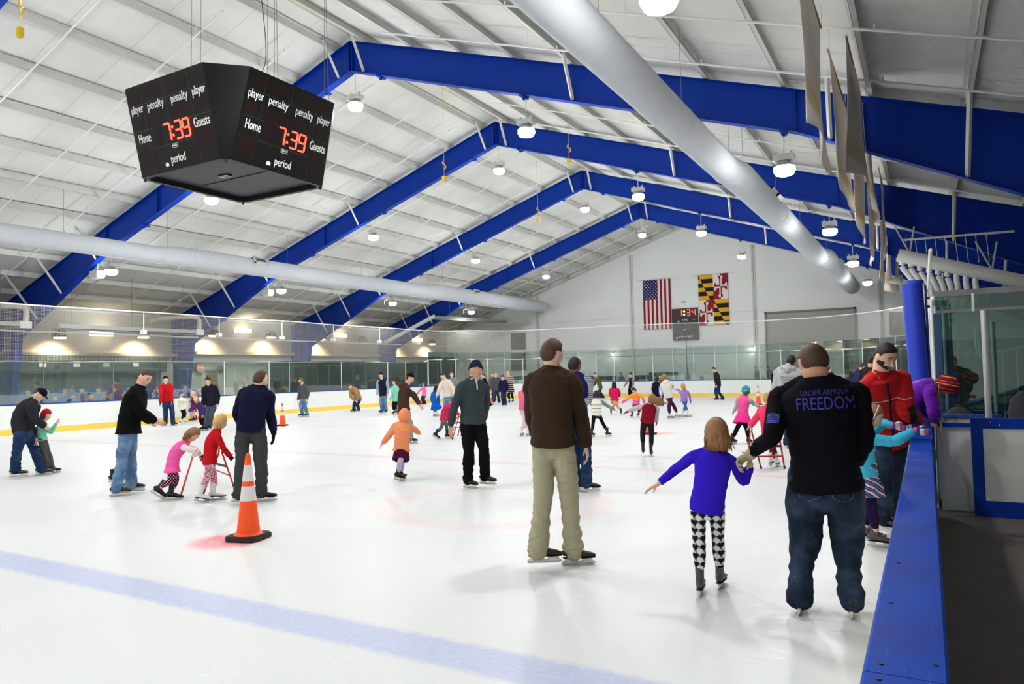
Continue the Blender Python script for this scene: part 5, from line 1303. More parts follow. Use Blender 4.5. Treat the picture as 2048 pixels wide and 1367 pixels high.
    def sleeve(m2, S_, E_, Wr, ex, cuff=1.0, sg=1):
        end = Wr*s.get('cuff', .93)+E_*(1-s.get('cuff', .93)) if cuff == 1.0 else E_+(Wr-E_)*cuff
        ph = spline([S_-Ls*sg*.035*H, S_+Ls*sg*.004*H, S_*.45+E_*.55, E_, E_*.5+end*.5, end], 4)
        m2.tube(ph, list(np.interp(np.linspace(0, 1, len(ph)), [0, .2, .42, .62, .8, 1], [.033*H+ex*.8, .0335*H+ex*.8, .031*H+ex*.9, .0285*H+ex*.9, .0265*H+ex*.9, .022*H+ex*.8])), 12, Ft_, .6)
    if stp is True:
        for sd, sg in (('L', 1), ('R', -1)): sleeve(m_, J['Sh'+sd], J['E'+sd], J['W'+sd], bulk, sg=sg)
    else:
        for sd, sg in (('L', 1), ('R', -1)):
            m2 = Sh(); sleeve(m2, J['Sh'+sd]+Ls*sg*.008*H, J['E'+sd], J['W'+sd], bulk*.6+.004, sg=sg); me = remesh(m2.V, m2.F, max(vox, .006), 2); wrinkle(me, .006*k, 40/k, seed+5); link(me, 'sleeve', cm(stp), root)
            if s.get('vest', 1): m_.tube([J['Sh'+sd]-Ls*sg*.05*H, J['Sh'+sd]-Ls*sg*.002*H], [.038*H+bulk*.7, .034*H+bulk*.7], 14, Ft_)
    if s.get('hood_down'):
        m_.tube([N-Ft_*.05*H+Ls*.06*H, N-Ft_*.075*H-T*.02*H, N-Ft_*.05*H-Ls*.06*H], [.028*H, .042*H, .028*H], 12, T)
        m_.tube([N-Ft_*.06*H+T*.02*H, N-Ft_*.07*H-T*.06*H], [.035*H, .03*H], 12, Ls)
    me = remesh(m_.V, m_.F, max(vox, .0055), 2)
    if s.get('puff'):   # quilted rows of a down jacket
        nn = len(me.vertices); co = np.empty(nn*3); me.vertices.foreach_get('co', co); co = co.reshape(-1, 3); no = np.empty(nn*3); me.vertices.foreach_get('normal', no); no = no.reshape(-1, 3)
        d = (co@T)*(2*PI/(.10*k))+.5*np.sin(co[:, 0]*14); co += no*(np.sqrt(np.abs(np.sin(d/2)))*.013*k-.007)[:, None]; me.vertices.foreach_set('co', co.ravel()); me.update()
    wrinkle(me, s.get('fold', .011)*k*1.45, 22/k, seed+2)
    topo = link(me, s.get('topname', 'jacket'), cm(top, **s.get('topk', {})), root)
    J['_'] = (T, Ls, Ft_, Lp, kp, Hc, hs, hf, hup, hh)
    if s.get('shirt'):
        m2 = Sh(); m2.tube([N-T*.02*H, N+(Hc-N)*.30, N+(Hc-N)*.42], [(.043*H, .041*H), (.039*H, .039*H), (.0385*H, .04*H)], 18, Ls, False); link(remesh(m2.V, m2.F, max(vox, .005), 1), 'shirt_collar', cm(s['shirt']), root)
    # ---- gloves ----
    if s.get('gl'):
        for sd in 'LR':
            if s.get('gl1') and sd not in s['gl1']: continue
            m2 = Sh(); E_, Wr = J['E'+sd], J['W'+sd]; d = nrm(Wr-E_)
            if mid:
                for V_, F_ in hands[sd]:
                    V_ = [np.array(v) for v in V_]; c = sum(V_)/len(V_); nf = len(V_)
                    m2.add((V_, F_))
            else:
                for V_, F_ in hands[sd][:3]: m2.add((V_, F_))
            m2.tube([Wr-d*.045*H, Wr+d*.012*H], [.021*H, .021*H], 10, Ft_)
            me = remesh(m2.V, m2.F, max(.005, vox), 0); nn = len(me.vertices); co = np.empty(nn*3); me.vertices.foreach_get('co', co); no = np.empty(nn*3); me.vertices.foreach_get('normal', no); co += no*.0035; me.vertices.foreach_set('co', co); me.update()
            link(me, 'glove', cm(s['gl']), root)
    # ---- skates ----
    for sd in 'LR':
        A_, K_ = J['A'+sd], J['K'+sd]; fa = s.get('f'+sd, fhp); pit = math.radians(s.get('p'+sd, 0)); F0 = lo(fa)
        Fd = F0*math.cos(pit)-Up*math.sin(pit); Ud = Up*math.cos(pit)+F0*math.sin(pit)
        skate(A_, Fd, Ud, 1, ks, s.get('boot', 'black'), root, near, tk > 0)
    # ---- face ----
    if mid:
        for sg in (-1, 1):
            HSx = head_shape(HP, child); ye = hsurf(HSx, .128, .03); yb = hsurf(HSx, .14, .12)
            c = Hc+hs*sg*.132*hh+hf*(ye-.004)*hh+hup*.03*hh
            m2 = MB(); m2.tube([c-hs*.035*hh, c, c+hs*.035*hh], [(.006*hh, .006*hh), (.013*hh, .024*hh), (.006*hh, .006*hh)], 8, side=hf, round_cap=True); ey = m2.obj('eye', M_eyew, root, smooth=True)
            m2 = MB(); m2.tube([c+hf*.002*hh, c+hf*.019*hh], [.022*hh, .019*hh], 8, side=hs); m2.obj('iris', M_eyed, ey, smooth=True)
            c2 = Hc+hs*sg*.135*hh+hf*(yb+.002)*hh+hup*.125*hh
            m2 = MB(); m2.tube([c2-hs*sg*.065*hh-hf*.0*hh, c2+hup*.012*hh+hf*.004*hh, c2+hs*sg*.075*hh-hf*.035*hh-hup*.01*hh], [.014*hh, .020*hh, .010*hh], 6, side=hf, round_cap=True); m2.obj('eyebrow', mat('hair_'+s.get('hair', 'brown'), HAIR[s.get('hair', 'brown')], .6), root, smooth=True)
        c = Hc+hf*(hsurf(head_shape(HP, child), 0, -.29)-.006)*hh-hup*.29*hh; sml = s.get('smile', 0)
        m2 = MB(); m2.tube([c-hs*.095*hh-hf*.045*hh+hup*sml*.03*hh, c-hs*.04*hh-hf*.004*hh, c, c+hs*.04*hh-hf*.004*hh, c+hs*.095*hh-hf*.045*hh+hup*sml*.03*hh], [.006*hh, .018*hh, .02*hh, .018*hh, .006*hh], 8, side=hup, round_cap=True); m2.obj('mouth', M_lip if not sml else mat('smile_teeth', (226, 206, 196), .4), root, smooth=True)
    # ---- hair, hats ----
    x, y, z = HP[:, 0], HP[:, 1], HP[:, 2]; HS_ = head_shape(HP, child)
    hm_ = mat('hair_'+s.get('hair', 'brown'), HAIR[s.get('hair', 'brown')], .5, spec=.35, nscale=26, namt=.35, bump=.6, bscale=90)
    def shell(mask, t, name, m2, rough=0.0, inset=.05, parent=root):
        r_ = np.random.RandomState(seed+9)
        f = mask*t-(1-mask)*inset
        if rough: f = f+mask*rough*(np.sin(np.arctan2(x, y)*23+z*5)*.5+np.sin(np.arctan2(x, y)*41+z*9+1)*.4)
        base_ = np.stack([HP[:, 0]*.345, HP[:, 1]*.42, HP[:, 2]*.5], 1)
        Q = HS_*(1+f[:, None]); 
        V_ = Q@HM+Hc; mb = MB(); mb.add(list(V_), HF); o = mb.obj(name, m2, parent, smooth=True); return o
    st = s.get('hs', 'short'); hat = s.get('hat')
    thr = np.interp(y, [-1, -.62, -.42, -.28, .0, .16, .35, .7, 1], [-.50, -.42, -.20, .22, .27, .10, .40, .58, .64])
    if st in ('long', 'bob', 'pony'): thr = np.interp(y, [-1, -.2, .15, .4, .7, 1], [-.9, -.9, -.5, .25, .52, .60])
    if st == 'bald': thr = np.interp(y, [-1, -.4, 0, .3, 1], [-.55, -.4, -.08, .62, .85])
    if st != 'none':
        shell(sm(z, thr-.05, thr+.07), s.get('ht', .07 if st == 'short' else .10), 'hair', hm_, .022 if mid else .012)
    if st in ('long', 'bob', 'pony'):
        mb = MB(); ln = s.get('hl', .9)*hh; dv = nrm(R3@(Rh*s['hdir'][0]+Up*s['hdir'][1]-fh*(s['hdir'][2] if len(s['hdir']) > 2 else 0))) if 'hdir' in s else nrm(-Up*1.0-hf*.12)
        wd = .30 if st != 'pony' else .10
        s0_ = Hc-hf*(.12 if st != 'pony' else .36)*hh+hup*.10*hh
        q = [s0_, s0_+dv*.35*ln-hf*.10*hh, s0_+dv*.7*ln-hf*.12*hh, s0_+dv*ln*1.02-hf*.10*hh]
        V_, F_ = tube(spline(q, 5), [(a*hh, b_*hh) for a, b_ in zip(np.interp(np.linspace(0, 1, 16), [0, .3, .7, 1], [wd*.9, wd*1.22, wd*1.25, wd*.85]), np.interp(np.linspace(0, 1, 16), [0, .3, .7, 1], [wd*.8, wd*.85, wd*.6, wd*.3]))], 40, True, hs, .3)
        r_ = np.random.RandomState(seed); V2 = []
        for i, v in enumerate(V_):
            kx = i % 40; V2.append(np.array(v)+(np.array(v)-(s0_+dv*max(0, (np.array(v)-s0_)@dv)))*(.07*math.sin(kx*1.57*1.3+i//40*.3)+.05*r_.randn()))
        mb.add(V2, F_)
        nst = 46 if near else (22 if mid else 10)
        for i in range(nst):
            a = (i/(nst-1)-.5)*2*(2.2 if st != 'pony' else .8); rr_ = (wd+.05)*hh*(1+.1*r_.randn()); o_ = hs*math.sin(a)*rr_-hf*math.cos(a)*rr_*.72
            p0 = Hc+hup*(.30-.1*abs(a))*hh+o_*.72*(1 if st != 'pony' else .4); p1 = s0_+dv*.45*ln+o_*1.12; p2 = s0_+dv*ln*(.95+.16*r_.rand())+o_*(.95+.25*r_.randn()*.3)+hs*.02*r_.randn()
            w_ = .022*hh*(1+.4*r_.rand()); mb.tube(spline([p0, p1, p2], 5), list(np.linspace(w_*1.6, w_*.5, 11)), 5, cap=True, side=hs)
        mb.obj('long_hair' if st != 'pony' else 'ponytail', hm_, root, smooth=True)
    if s.get('beard'):
        bm_ = np.clip(sm(-z, .42, .52)+sm(-z, .05, .2)*sm(np.abs(x), .62, .74), 0, 1)*sm(y, -.3, -.05)*(1-np.exp(-(x/.30)**2-((z+.60)/.07)**2)*(y > 0)*.95); shell(bm_, .035, 'beard', hm_, .01, .06)
    if hat:
        kind, hc = hat[0], hat[1]
        if kind in ('beanie', 'knit'):
            ht = np.interp(y, [-1, -.2, .2, 1], [-.35, -.15, .05, .38])
            o = shell(sm(z, ht-.06, ht+.04), .115, 'hat', cm(hc), .0, .08)
            rim = [Hc+(np.array([math.sin(a)*.355, math.cos(a)*.40+.01, .5*np.interp(math.cos(a), [-1, -.2, .2, 1], [-.30, -.10, .10, .42])])@HM) for a in np.linspace(0, 2*PI, 25)]
            mb = MB(); mb.tube(rim, [(.03*hh, .05*hh)]*len(rim), 8, cap=False, side=hf); mb.obj('hat_cuff', cm(hat[2] if len(hat) > 2 else hc), o, smooth=True)
            if len(hat) > 3: mb = MB(); c = Hc+hup*.60*hh; mb.tube([c-hup*.05*hh, c, c+hup*.05*hh], [.06*hh, .085*hh, .06*hh], 10, round_cap=True); mb.obj('pompom', cm(hat[3]), o, smooth=True)
        elif kind == 'cap':
            o = shell(sm(z, .22, .32), .12, 'cap', cm(hc), .0, .08)
            mb = MB(); c = Hc+hf*.30*hh+hup*.20*hh; mb.tube([c, c+hf*.16*hh+hup*.015*hh, c+hf*.34*hh-hup*.03*hh], [(.27*hh, .02*hh), (.24*hh, .02*hh), (.13*hh, .015*hh)], 16, side=hs, round_cap=True); mb.obj('cap_brim', cm(hc), o, smooth=True)
        elif kind == 'hood':
            hk = 1-sm(y, .35, .55)*sm(-z, -.72, -.55)
            o = shell(hk, .27, 'hood', cm(hc), .0, .1)
        elif kind == 'band':
            rim = [Hc+(np.array([math.sin(a)*.36, math.cos(a)*.10+.10, .53*math.cos(a) if False else .0])@HM) for a in (0,)]
            rim = [Hc+(np.array([math.cos(a)*.375, .08, math.sin(a)*.545])@HM) for a in np.linspace(-.1, PI+.1, 20)]
            mb = MB(); mb.tube(rim, [(.028*hh, .016*hh)]*20, 6, side=hf); mb.obj('headband', cm(hc), root, smooth=True)
        elif kind == 'tassel':
            ht = np.interp(y, [-1, -.2, .25, .6, 1], [-.85, -.75, -.55, .30, .42])
            o = shell(sm(z, ht-.06, ht+.04), .15, 'hat', cm(hc), .02, .08)
            for sg in (-1, 1):
                c = Hc+hs*sg*.36*hh-hup*.22*hh; mb = MB(); mb.tube(spline([c+hup*.2*hh, c, c-Up*.25+hf*.03, c-Up*.42+hf*.1], 5), .006, 6, side=hs); mb.obj('tassel', mat('tassel_yellow', (224, 180, 60), .8), o, smooth=True)
    for fn in s.get('extra', []): fn(J, root, topo, tro, R3, base)
    PEOPLE.append(root)
    return root, J
# ---------------- people: who stands where ----------------
def pz(u, v): G = bz(u, v, 0); return (G-EYE)@CF
def hgt(b, tp): return (b[1]-tp)*pz(*b)/FPX*.985-.04
def add(label, b, head, neck, pel, aL, aR, H=None, tp=None, **k):
    s = dict(label=label, b=b, head=head, neck=neck, pel=pel, aL=aL, aR=aR, **k)
    s['H'] = H if H else hgt(b, tp)
    return human(s)
def back_text(lines, colr, lname='back_print'):
    """letters laid on the back of the shirt: (text, du, dv, width, size) in metres from a pixel anchor"""
    def fn(J, root, topo, tro, R3, base):
        bvh = BVHTree.FromPolygons([v.co for v in topo.data.vertices], [tuple(p.vertices) for p in topo.data.polygons])
        N = J['N']; T, Ls, Ft_ = J['_'][:3]
        xa = -Ls if Ls[0] < 0 else Ls
        for tx, dz, w, sz, dx in lines:
            V, F = text_mesh(tx, sz, w, .0006); mb = MB()
            Q = []
            for v in V:
                p = N+xa*(v[0]+dx)-T*dz+T*v[1]; o = Vector(p)+Vector(-Ft_)*.5; h = bvh.ray_cast(o, Vector(Ft_))
                q = (np.array(h[0]) if h[0] is not None else p-Ft_*.1)-Ft_*(.007+v[2]); Q.append(q)
            mb.add(Q, F)
            mb.obj(lname, mat('print_'+lname+'%d' % colr[0], colr, .7), topo)
    return fn
# === foreground ===
# big man, seen from behind
def flag_patch(J, root, topo, tro, R3, base):
    bvh = BVHTree.FromPolygons([v.co for v in topo.data.vertices], [tuple(p.vertices) for p in topo.data.polygons])
    S_, E_ = J['ShL'], J['EL']; c = S_*.30+E_*.70; d = nrm(E_-S_); xa = np.array([1.0, 0, 0]); xa = nrm(xa-(xa@d)*d); mb = MB()
    nvec = np.cross(xa, d); nvec = nvec if nvec[1] < 0 else -nvec
    for r_ in range(6):
        for q in range(4):
            Q = []
            for a, b_ in ((q*.02-.045, r_*.014), (q*.02-.025, r_*.014), (q*.02-.025, r_*.014+.008), (q*.02-.045, r_*.014+.008)):
                p = c+xa*a-d*b_+d*.04; o = Vector(p+nvec*.3); h = bvh.ray_cast(o, Vector(-nvec)); Q.append((np.array(h[0]) if h[0] is not None else p)+nvec*.003)
            mb.add(Q, [(0, 1, 2, 3)])
    mb.obj('sleeve_patch', mat('patch_violet', (84, 84, 190), .7), topo)
def pockets(J, root, topo, tro, R3, base):
    bvh = BVHTree.FromPolygons([v.co for v in tro.data.vertices], [tuple(p.vertices) for p in tro.data.polygons]); P = J['P']
    for sx in (-1, 1):
        mb = MB(); ring = [(-.065, .0), (.065, .0), (.065, -.10), (0, -.135), (-.065, -.10), (-.065, 0)]; Q = []
        for a, b_ in ring:
            p = P+np.array([sx*.105+a, 0, .01+b_]); h = bvh.ray_cast(Vector((p[0], p[1]-.6, p[2])), Vector((0, 1, 0))); Q.append((np.array(h[0]) if h[0] is not None else p)+np.array([0, -.002, 0]))
        mb.tube(Q, .0028, 5); mb.obj('pocket_stitching', mat('stitch_blue', (96, 112, 140), .8), tro)
add('heavy man in a black printed shirt and dark jeans holding a girl by the hand', (1652, 1228), (1627, 724), (1632, 762), (1650, 962), (1599, 1180), (1702, 1186), H=1.80,
    kL=(1610, 1075), kR=(1694, 1075), eL=(1545, 872), wL=(1504, 906, -.05), eR=(1733, 880), wR=(1712, 925, .22), f=180, fh=195, fp=180, fL=176, fR=178, w=1.30, sw=.112, top=(14, 14, 20), bot='denim_dark', fit='wide', hem=-.05, bulk=.014, cuff=.9,
    hs='short', hair='brown', ht=.05, headw=1.14, skin='t', boot='black', hdL=(-.8, -.5), curlL=.75, gl=(176, 164, 132), gl1='L', topname='shirt', fold=.012, hemw=.1,
    extra=[back_text([('UNDER ARMOUR', .075, .30, .05, .045), ('FREEDOM', .150, .36, .12, .045)], (56, 52, 150)), flag_patch, pockets])
# girl in the purple sweater
add('girl in a bright blue-violet sweater and black and white heart leggings, arms spread, brown hair', (1420, 1206), (1433, 866), (1430, 901), (1414, 1008), (1400, 1155), (1440, 1143), H=1.22,
    kL=(1398, 1075), kR=(1436, 1072), eL=(1355, 935), wL=(1314, 969, .05), eR=(1488, 962), wR=(1502, 928, .05), f=182, fh=188, fp=180, fL=176, fR=168, sw=.115, top=(52, 32, 196), bot='hearts', fit='tight', hem=-.12, bulk=.010, cuff=.82,
    hs='long', hair='light', hl=.62, hdL=(-.85, -.5), hdR=(-.2, .95), curlL=.12, curlR=.5, boot='grey', spread=.5, topname='sweater', fold=.009, hemw=.092)
# man in the brown fleece
add('man in a dark brown fleece and khaki trousers, seen from behind', (1118, 1132), (1105, 726), (1104, 760), (1107, 903), (1078, 1108, -.06), (1146, 1112, .05), H=1.80,
    kL=(1088, 1005), kR=(1138, 1008), eL=(1066, 848), wL=(1080, 900, .25), eR=(1160, 845), wR=(1172, 909, -.02), f=163, fh=128, fp=160, fL=96, fR=98, top=(58, 42, 32), bot=(172, 166, 140), hem=-.005, bulk=.022, collar=1, cuff=.95,
    hs='short', hair='brown', ht=.13, headw=1.06, hdR=(.15, -1), curlR=.35, boot='brown', fit='wide', shirt=(206, 178, 180), topname='fleece_jacket', fold=.013, topk={'sheen': .05})
# man in the grey half zip
def zipper(J, root, topo, tro, R3, base):
    N = J['N']; T, Ls, Ft_ = J['_'][:3]; H = 1.75
    mb = MB(); mb.tube([N+Ft_*.065+T*.045, N+Ft_*.115-T*.05, N+Ft_*.125-T*.13], [(.012, .005)]*3, 6, side=Ls); mb.obj('zipper', mat('zip_light', (200, 196, 184), .5), topo)
    rim = [N+T*.035+(Ls*math.sin(a)*.075+Ft_*math.cos(a)*.07)*1.05+T*.012*math.cos(a*2) for a in np.linspace(0, 2*PI, 21)]
    mb = MB(); mb.tube(rim, .010, 6, cap=False); mb.obj('collar_trim', mat('zip_light', (200, 196, 184), .5), topo, smooth=True)
add('man in a slate grey pullover, black trousers and navy knit cap looking toward the camera', (958, 974), (951, 741), (947, 764), (946, 850), (970, 950), (936, 957), H=1.76,
    kL=(968, 903), kR=(938, 905), eR=(909, 816), wR=(901, 855, -.05), eL=(972, 806), wL=(966, 842, .12), f=28, fh=14, fp=22, fL=58, fR=48, top=(58, 66, 70), bot=(16, 16, 20), hem=-.03, bulk=.022, collar=1,
    hs='short', hair='dark', hat=('beanie', (30, 38, 66), (30, 38, 66)), skin='t', hdR=(0, -1), boot='black', fit='loose', topname='pullover', extra=[zipper], smile=.6, w=1.06, hh=.27)
# dark haired man in the navy vest
add('man in a navy vest with grey striped sleeves, behind the man in brown fleece', (1166, 984), (1149, 733), (1147, 752), (1150, 848), (1150, 962, .1), (1173, 962), H=1.78,
    kL=(1148, 905), kR=(1171, 898), eR=(1176, 798), wR=(1164, 812, -.25), f=165, fh=150, fp=150, fL=110, fR=80, top=(30, 30, 84), sleeve='stripe_grey', bot='denim_navy', hem=-.05, bulk=.026, collar=1,
    hs='short', hair='black', ht=.05, skin='d', boot='black', topname='vest', w=1.04, vest=0)
# man in the red jacket leaning to the boards
def red_trim(J, root, topo, tro, R3, base):
    bvh = BVHTree.FromPolygons([v.co for v in topo.data.vertices], [tuple(p.vertices) for p in topo.data.polygons]); N = J['N']; T, Ls, Ft_ = J['_'][:3]
    Q = []
    for a in np.linspace(-.20, .20, 21):
        p = N-T*.20+Ls*a; h = bvh.ray_cast(Vector(p+Ft_*.5), Vector(-Ft_)); 
        if h[0] is not None: Q.append(np.array(h[0])+Ft_*.002)
    mb = MB(); mb.tube(Q, .004, 5); mb.obj('piping', mat('zip_light', (200, 196, 184), .5), topo)
    Q = []
    for a in np.linspace(.02, .62, 21):
        p = N-T*a; h = bvh.ray_cast(Vector(p+Ft_*.5), Vector(-Ft_)); 
        if h[0] is not None: Q.append(np.array(h[0])+Ft_*.003)
    mb = MB(); mb.tube(Q, [(.012, .004)]*len(Q), 6, side=Ls); mb.obj('zipper', M_black, topo)
    for sg in (-1, 1):
        Q = []
        for a in np.linspace(.26, .52, 9):
            p = N-T*a+Ls*sg*.14; h = bvh.ray_cast(Vector(p+Ft_*.5), Vector(-Ft_))
            if h[0] is not None: Q.append(np.array(h[0])+Ft_*.003)
        if len(Q) > 2: mb = MB(); mb.tube(Q, [(.035, .005)]*len(Q), 8, side=Ls); mb.obj('side_panel', M_black, topo)
add('bearded man in a red ski jacket and jeans looking down beside the padded post', (1776, 1058), (1770, 722, -.42), (1760, 762, -.34), (1772, 880, .02), (1786, 1036, .05), (1768, 1040), H=1.84,
    kL=(1788, 958), kR=(1768, 958), eL=(1813, 832), wL=(1838, 852, -.05), eR=(1718, 832), wR=(1714, 900, -.25), f=32, fh=48, fp=40, fL=60, fR=50, top=(178, 22, 30), bot='denim_dark', hem=-.13, bulk=.040, collar=1, fold=.014, nod=.30,
    hs='short', hair='dark', beard=1, boot='black', topname='ski_jacket', w=1.12, hh=.27,  extra=[red_trim], hemw=.105, topk={'rough': .6, 'sheen': .1})
# girl with the headband reaching for the boards
add('girl in a turquoise fleece, striped skirt and white headband reaching out with striped gloves', (1745, 1094), (1745, 832), (1734, 862), (1733, 950), (1735, 1055, .12), (1752, 1066), H=1.20,
    kL=(1733, 1008), kR=(1744, 1012), eR=(1788, 882), wR=(1828, 862), eL=(1765, 846, .2), wL=(1786, 850, .12), f=80, fh=88, fp=75, fL=80, fR=78, nod=.22, top=(62, 176, 208), bot=(36, 22, 60), fit='tight', hem=-.03, bulk=.016, skirt=('stripe_skirt', .17, .035),
    hs='long', hair='light', hl=.45, hat=('band', (226, 222, 220)), gl='glove_stripe', hdR=(1, -.1), hdL=(1, -.3), boot='grey', topname='fleece_top', curlR=.1)
# kid in the purple down jacket bending over the boards
add('child in a purple down jacket and burgundy knit hat with tassels bending over the boards', (1806, 1030), (1890, 777), (1868, 779), (1822, 836), (1802, 945, 0), (1808, 948, .1), H=1.25, lift=.36, hh=.25,
    kL=(1800, 895), kR=(1808, 897), eR=(1868, 828), wR=(1872, 846, .05), eL=(1858, 828), wL=(1864, 846, .15), f=85, fh=85, fp=85, hunch=.08, top=(112, 34, 176), bot='flower_leggings', fit='tight', hem=-.06, bulk=.036, puff=1,
    hs='none', hair='brown', hat=('tassel', 'burgundy_knit'), nod=.9, hup=(.75, .2), boot='grey', topname='down_jacket', fold=.007, topk={'rough': .45, 'sheen': .1})
# === left group ===
add('smiling man in a short black coat and light blue jeans skating toward the middle', (252, 990), (289, 759), (278, 782), (258, 862), (262, 966, .25), (234, 975), H=1.76,
    kL=(262, 912), kR=(246, 915), eR=(283, 828), wR=(309, 845, -.02), eL=(282, 830), wL=(300, 845, .3), f=72, fh=50, fp=75, fL=80, fR=80, top=(16, 16, 18), bot='denim_light', hem=-.10, bulk=.034, collar=1, fold=.008, nod=.25,
    hs='short', hair='brown', ht=.05, smile=1, boot='clog', fit='wide', hup=(.35, 0), hdR=(.9, -.4), topname='coat', hemw=.115)
add('small child in dark floral clothes almost hidden behind the man in light blue jeans', (236, 962), (250, 880), (248, 893), (242, 914), (226, 952), (240, 950), H=1.0, f=90, top='floral_dark', bot='floral_dark', fit='tight', hs='bob', hair='brown')
add('man in a dark jacket, black cap and jeans bending over a small girl', (56, 953), (79, 790), (70, 806), (47, 862), (82, 935, .1), (31, 938), H=1.72,
    kL=(66, 893), kR=(34, 904), eR=(70, 840), wR=(88, 853, -.05), f=75, fh=68, fp=70, fL=80, fR=80, hunch=.07, top=(44, 44, 50), bot='denim_navy', hem=-.05, bulk=.034, nod=.4, fold=.009,
    hs='short', hair='dark', hat=('cap', (22, 20, 22)), boot='grey', hup=(.5, 0), topname='jacket')
add('small girl in a mint jacket and red hat held by the bending man', (100, 946), (92, 828), (87, 842), (84, 878), (104, 932, .05), (92, 932), H=1.06,
    kL=(97, 905), kR=(88, 905), eR=(101, 863), wR=(113, 845), f=80, fh=70, top=(116, 200, 174), bot=(84, 82, 82), fit='loose', hem=-.06, bulk=.014, hs='long', hair='auburn', hl=.6, hat=('beanie', (190, 30, 46)), fL=85, fR=80)
add('girl in a bright pink tunic and black dotted leggings leaning on a red skating frame', (338, 1000), (385, 860), (373, 878), (345, 926), (321, 966, .1), (344, 974), H=1.16,
    kL=(341, 951, .05), kR=(352, 949), eR=(396, 894), wR=(388, 902, -.12), eL=(392, 892), wL=(402, 902, .2), f=88, fh=80, hunch=.05, top=(248, 96, 172), sleeve=(232, 218, 212), vest=0, bot='dots_black', fit='tight', hem=-.14, hemw=.125, bulk=.010,
    hs='long', hair='light', hl=.72, hdir=(-.62, -.78), nod=.35, hup=(.6, 0), fL=90, fR=85, pL=38, pR=8, boot='black', topname='tunic')
add('blond girl in a red sweater and pink leopard leggings with white figure skates', (416, 1003), (441, 835), (435, 853), (420, 914), (428, 974, .12), (402, 977), H=1.20,
    kL=(428, 944), kR=(414, 946), eR=(448, 889), wR=(459, 903), eL=(430, 888), wL=(414, 900, .25), f=95, fh=100, hunch=.03, top=(196, 26, 34), bot='leopard_pink', fit='tight', hem=-.08, bulk=.012,
    hs='bob', hair='blond', hl=.55, gl=(22, 22, 24), fL=85, fR=80, pR=12, boot='white', topname='sweater', hup=(.25, 0), w=.95)
add('man in a navy sweater, grey trousers and black gloves behind the tall cone', (504, 1004), (521, 762), (516, 779), (502, 862), (478, 984), (524, 984), H=1.76,
    kL=(482, 926), kR=(522, 926), eR=(541, 832), wR=(547, 866, -.02), eL=(474, 828), wL=(484, 858, .25), f=150, fh=115, fp=165, fL=100, fR=95, top=(22, 26, 50), bot=(62, 66, 66), hem=-.02, bulk=.020, collar=1, fold=.010,
    hs='bald', hair='brown', ht=.05, gl=(20, 20, 22), hdR=(0, -1), boot='black', topname='sweater', w=1.04, fit='loose')
add('child in an orange and grey hooded coat skating away with one leg raised', (798, 962), (808, 828), (806, 841), (803, 893), (803, 940, .15), (797, 940), H=1.12,
    kL=(803, 918, .1), kR=(800, 919), eL=(777, 867), wL=(766, 881), eR=(828, 853), wR=(838, 861), f=178, fh=165, top=(244, 150, 104), bot=(196, 176, 214), fit='tight', hem=-.05, hemw=.115, bulk=.022, skirt=((70, 20, 50), .17, .02),
    hs='none', hair='brown', hat=('hood', (244, 150, 104)), fL=150, fR=130, pR=15, boot='black', topname='hooded_coat', hdL=(-.6, -.8))
add('man in a brown hooded jacket and black cap behind the child in the orange coat', (815, 886), (820, 752), (813, 766), (807, 822), (800, 868), (820, 870), H=1.76,
    eR=(828, 787), wR=(839, 804, -.05), f=85, fh=80, top=(74, 56, 44), bot=(150, 148, 146), hem=-.07, bulk=.03, hood_down=1, hs='short', hair='dark', hat=('cap', (20, 20, 22)), fR=90, fL=90, boot='black')
# === middle and far distance ===
K = (24, 24, 28)
add('man in a red jacket and jeans with a black knit cap by the left boards', (338, 851), (331, 758), (331, 768), (335, 801), (346, 842), (331, 842), tp=750, f=10, eR=(323, 786), wR=(321, 803), eL=(342, 786), wL=(344, 802), top=(188, 28, 34), bot='denim_navy', bulk=.03, gl=K, hat=('beanie', K), fR=-30, fL=50)
add('small child in a cream coat and purple hat near the left boards', (366, 846), (362, 789), (362, 797), (365, 818), (368, 839), (363, 841), tp=782, f=60, eR=(370, 803), wR=(378, 801), top=(232, 226, 214), bot=K, fit='tight', hem=-.10, hemw=.13, bulk=.03, hat=('knit', (118, 70, 180)), boot='white', pR=20)
add('child in a maroon top and pale hat in the middle of the small group', (389, 842), (385, 787), (386, 795), (388, 814), (391, 836), (386, 836), tp=779, f=-60, eR=(378, 800), wR=(370, 797), top=(96, 38, 70), bot=(214, 168, 180), fit='tight', skirt=((188, 60, 96), .14, .03), bulk=.02, hat=('knit', (226, 190, 190)))
add('blond child in a purple jacket and maroon skirt nearest the man in the dark puffer', (409, 860), (392, 793), (396, 801), (405, 823), (413, 848), (405, 848), tp=785, f=-50, hunch=.03, eR=(388, 812), wR=(378, 816), top=(78, 50, 104), bot=K, fit='tight', skirt=((110, 24, 56), .14, .02), hs='bob', hair='blond', bulk=.025)
add('man in a dark padded jacket and striped knit cap near the left boards', (415, 860), (416, 761), (418, 770), (424, 808), (420, 848), (412, 850), tp=751, f=-20, top=(30, 32, 46), bot=(72, 82, 96), bulk=.03, hat=('beanie', (52, 48, 48), (120, 110, 104), (60, 56, 56)), hs='short', hair='dark')
add('man in a grey sweater, green knit cap and pale jeans beside the small cone', (607, 833), (602, 759), (605, 767), (608, 795), (614, 824), (604, 824), tp=750, f=-40, fh=-60, top=(84, 86, 88), bot='denim_light', bulk=.025, hat=('beanie', (84, 106, 54), (50, 66, 40)), fL=-70, fR=-70, beard=1, hair='auburn')
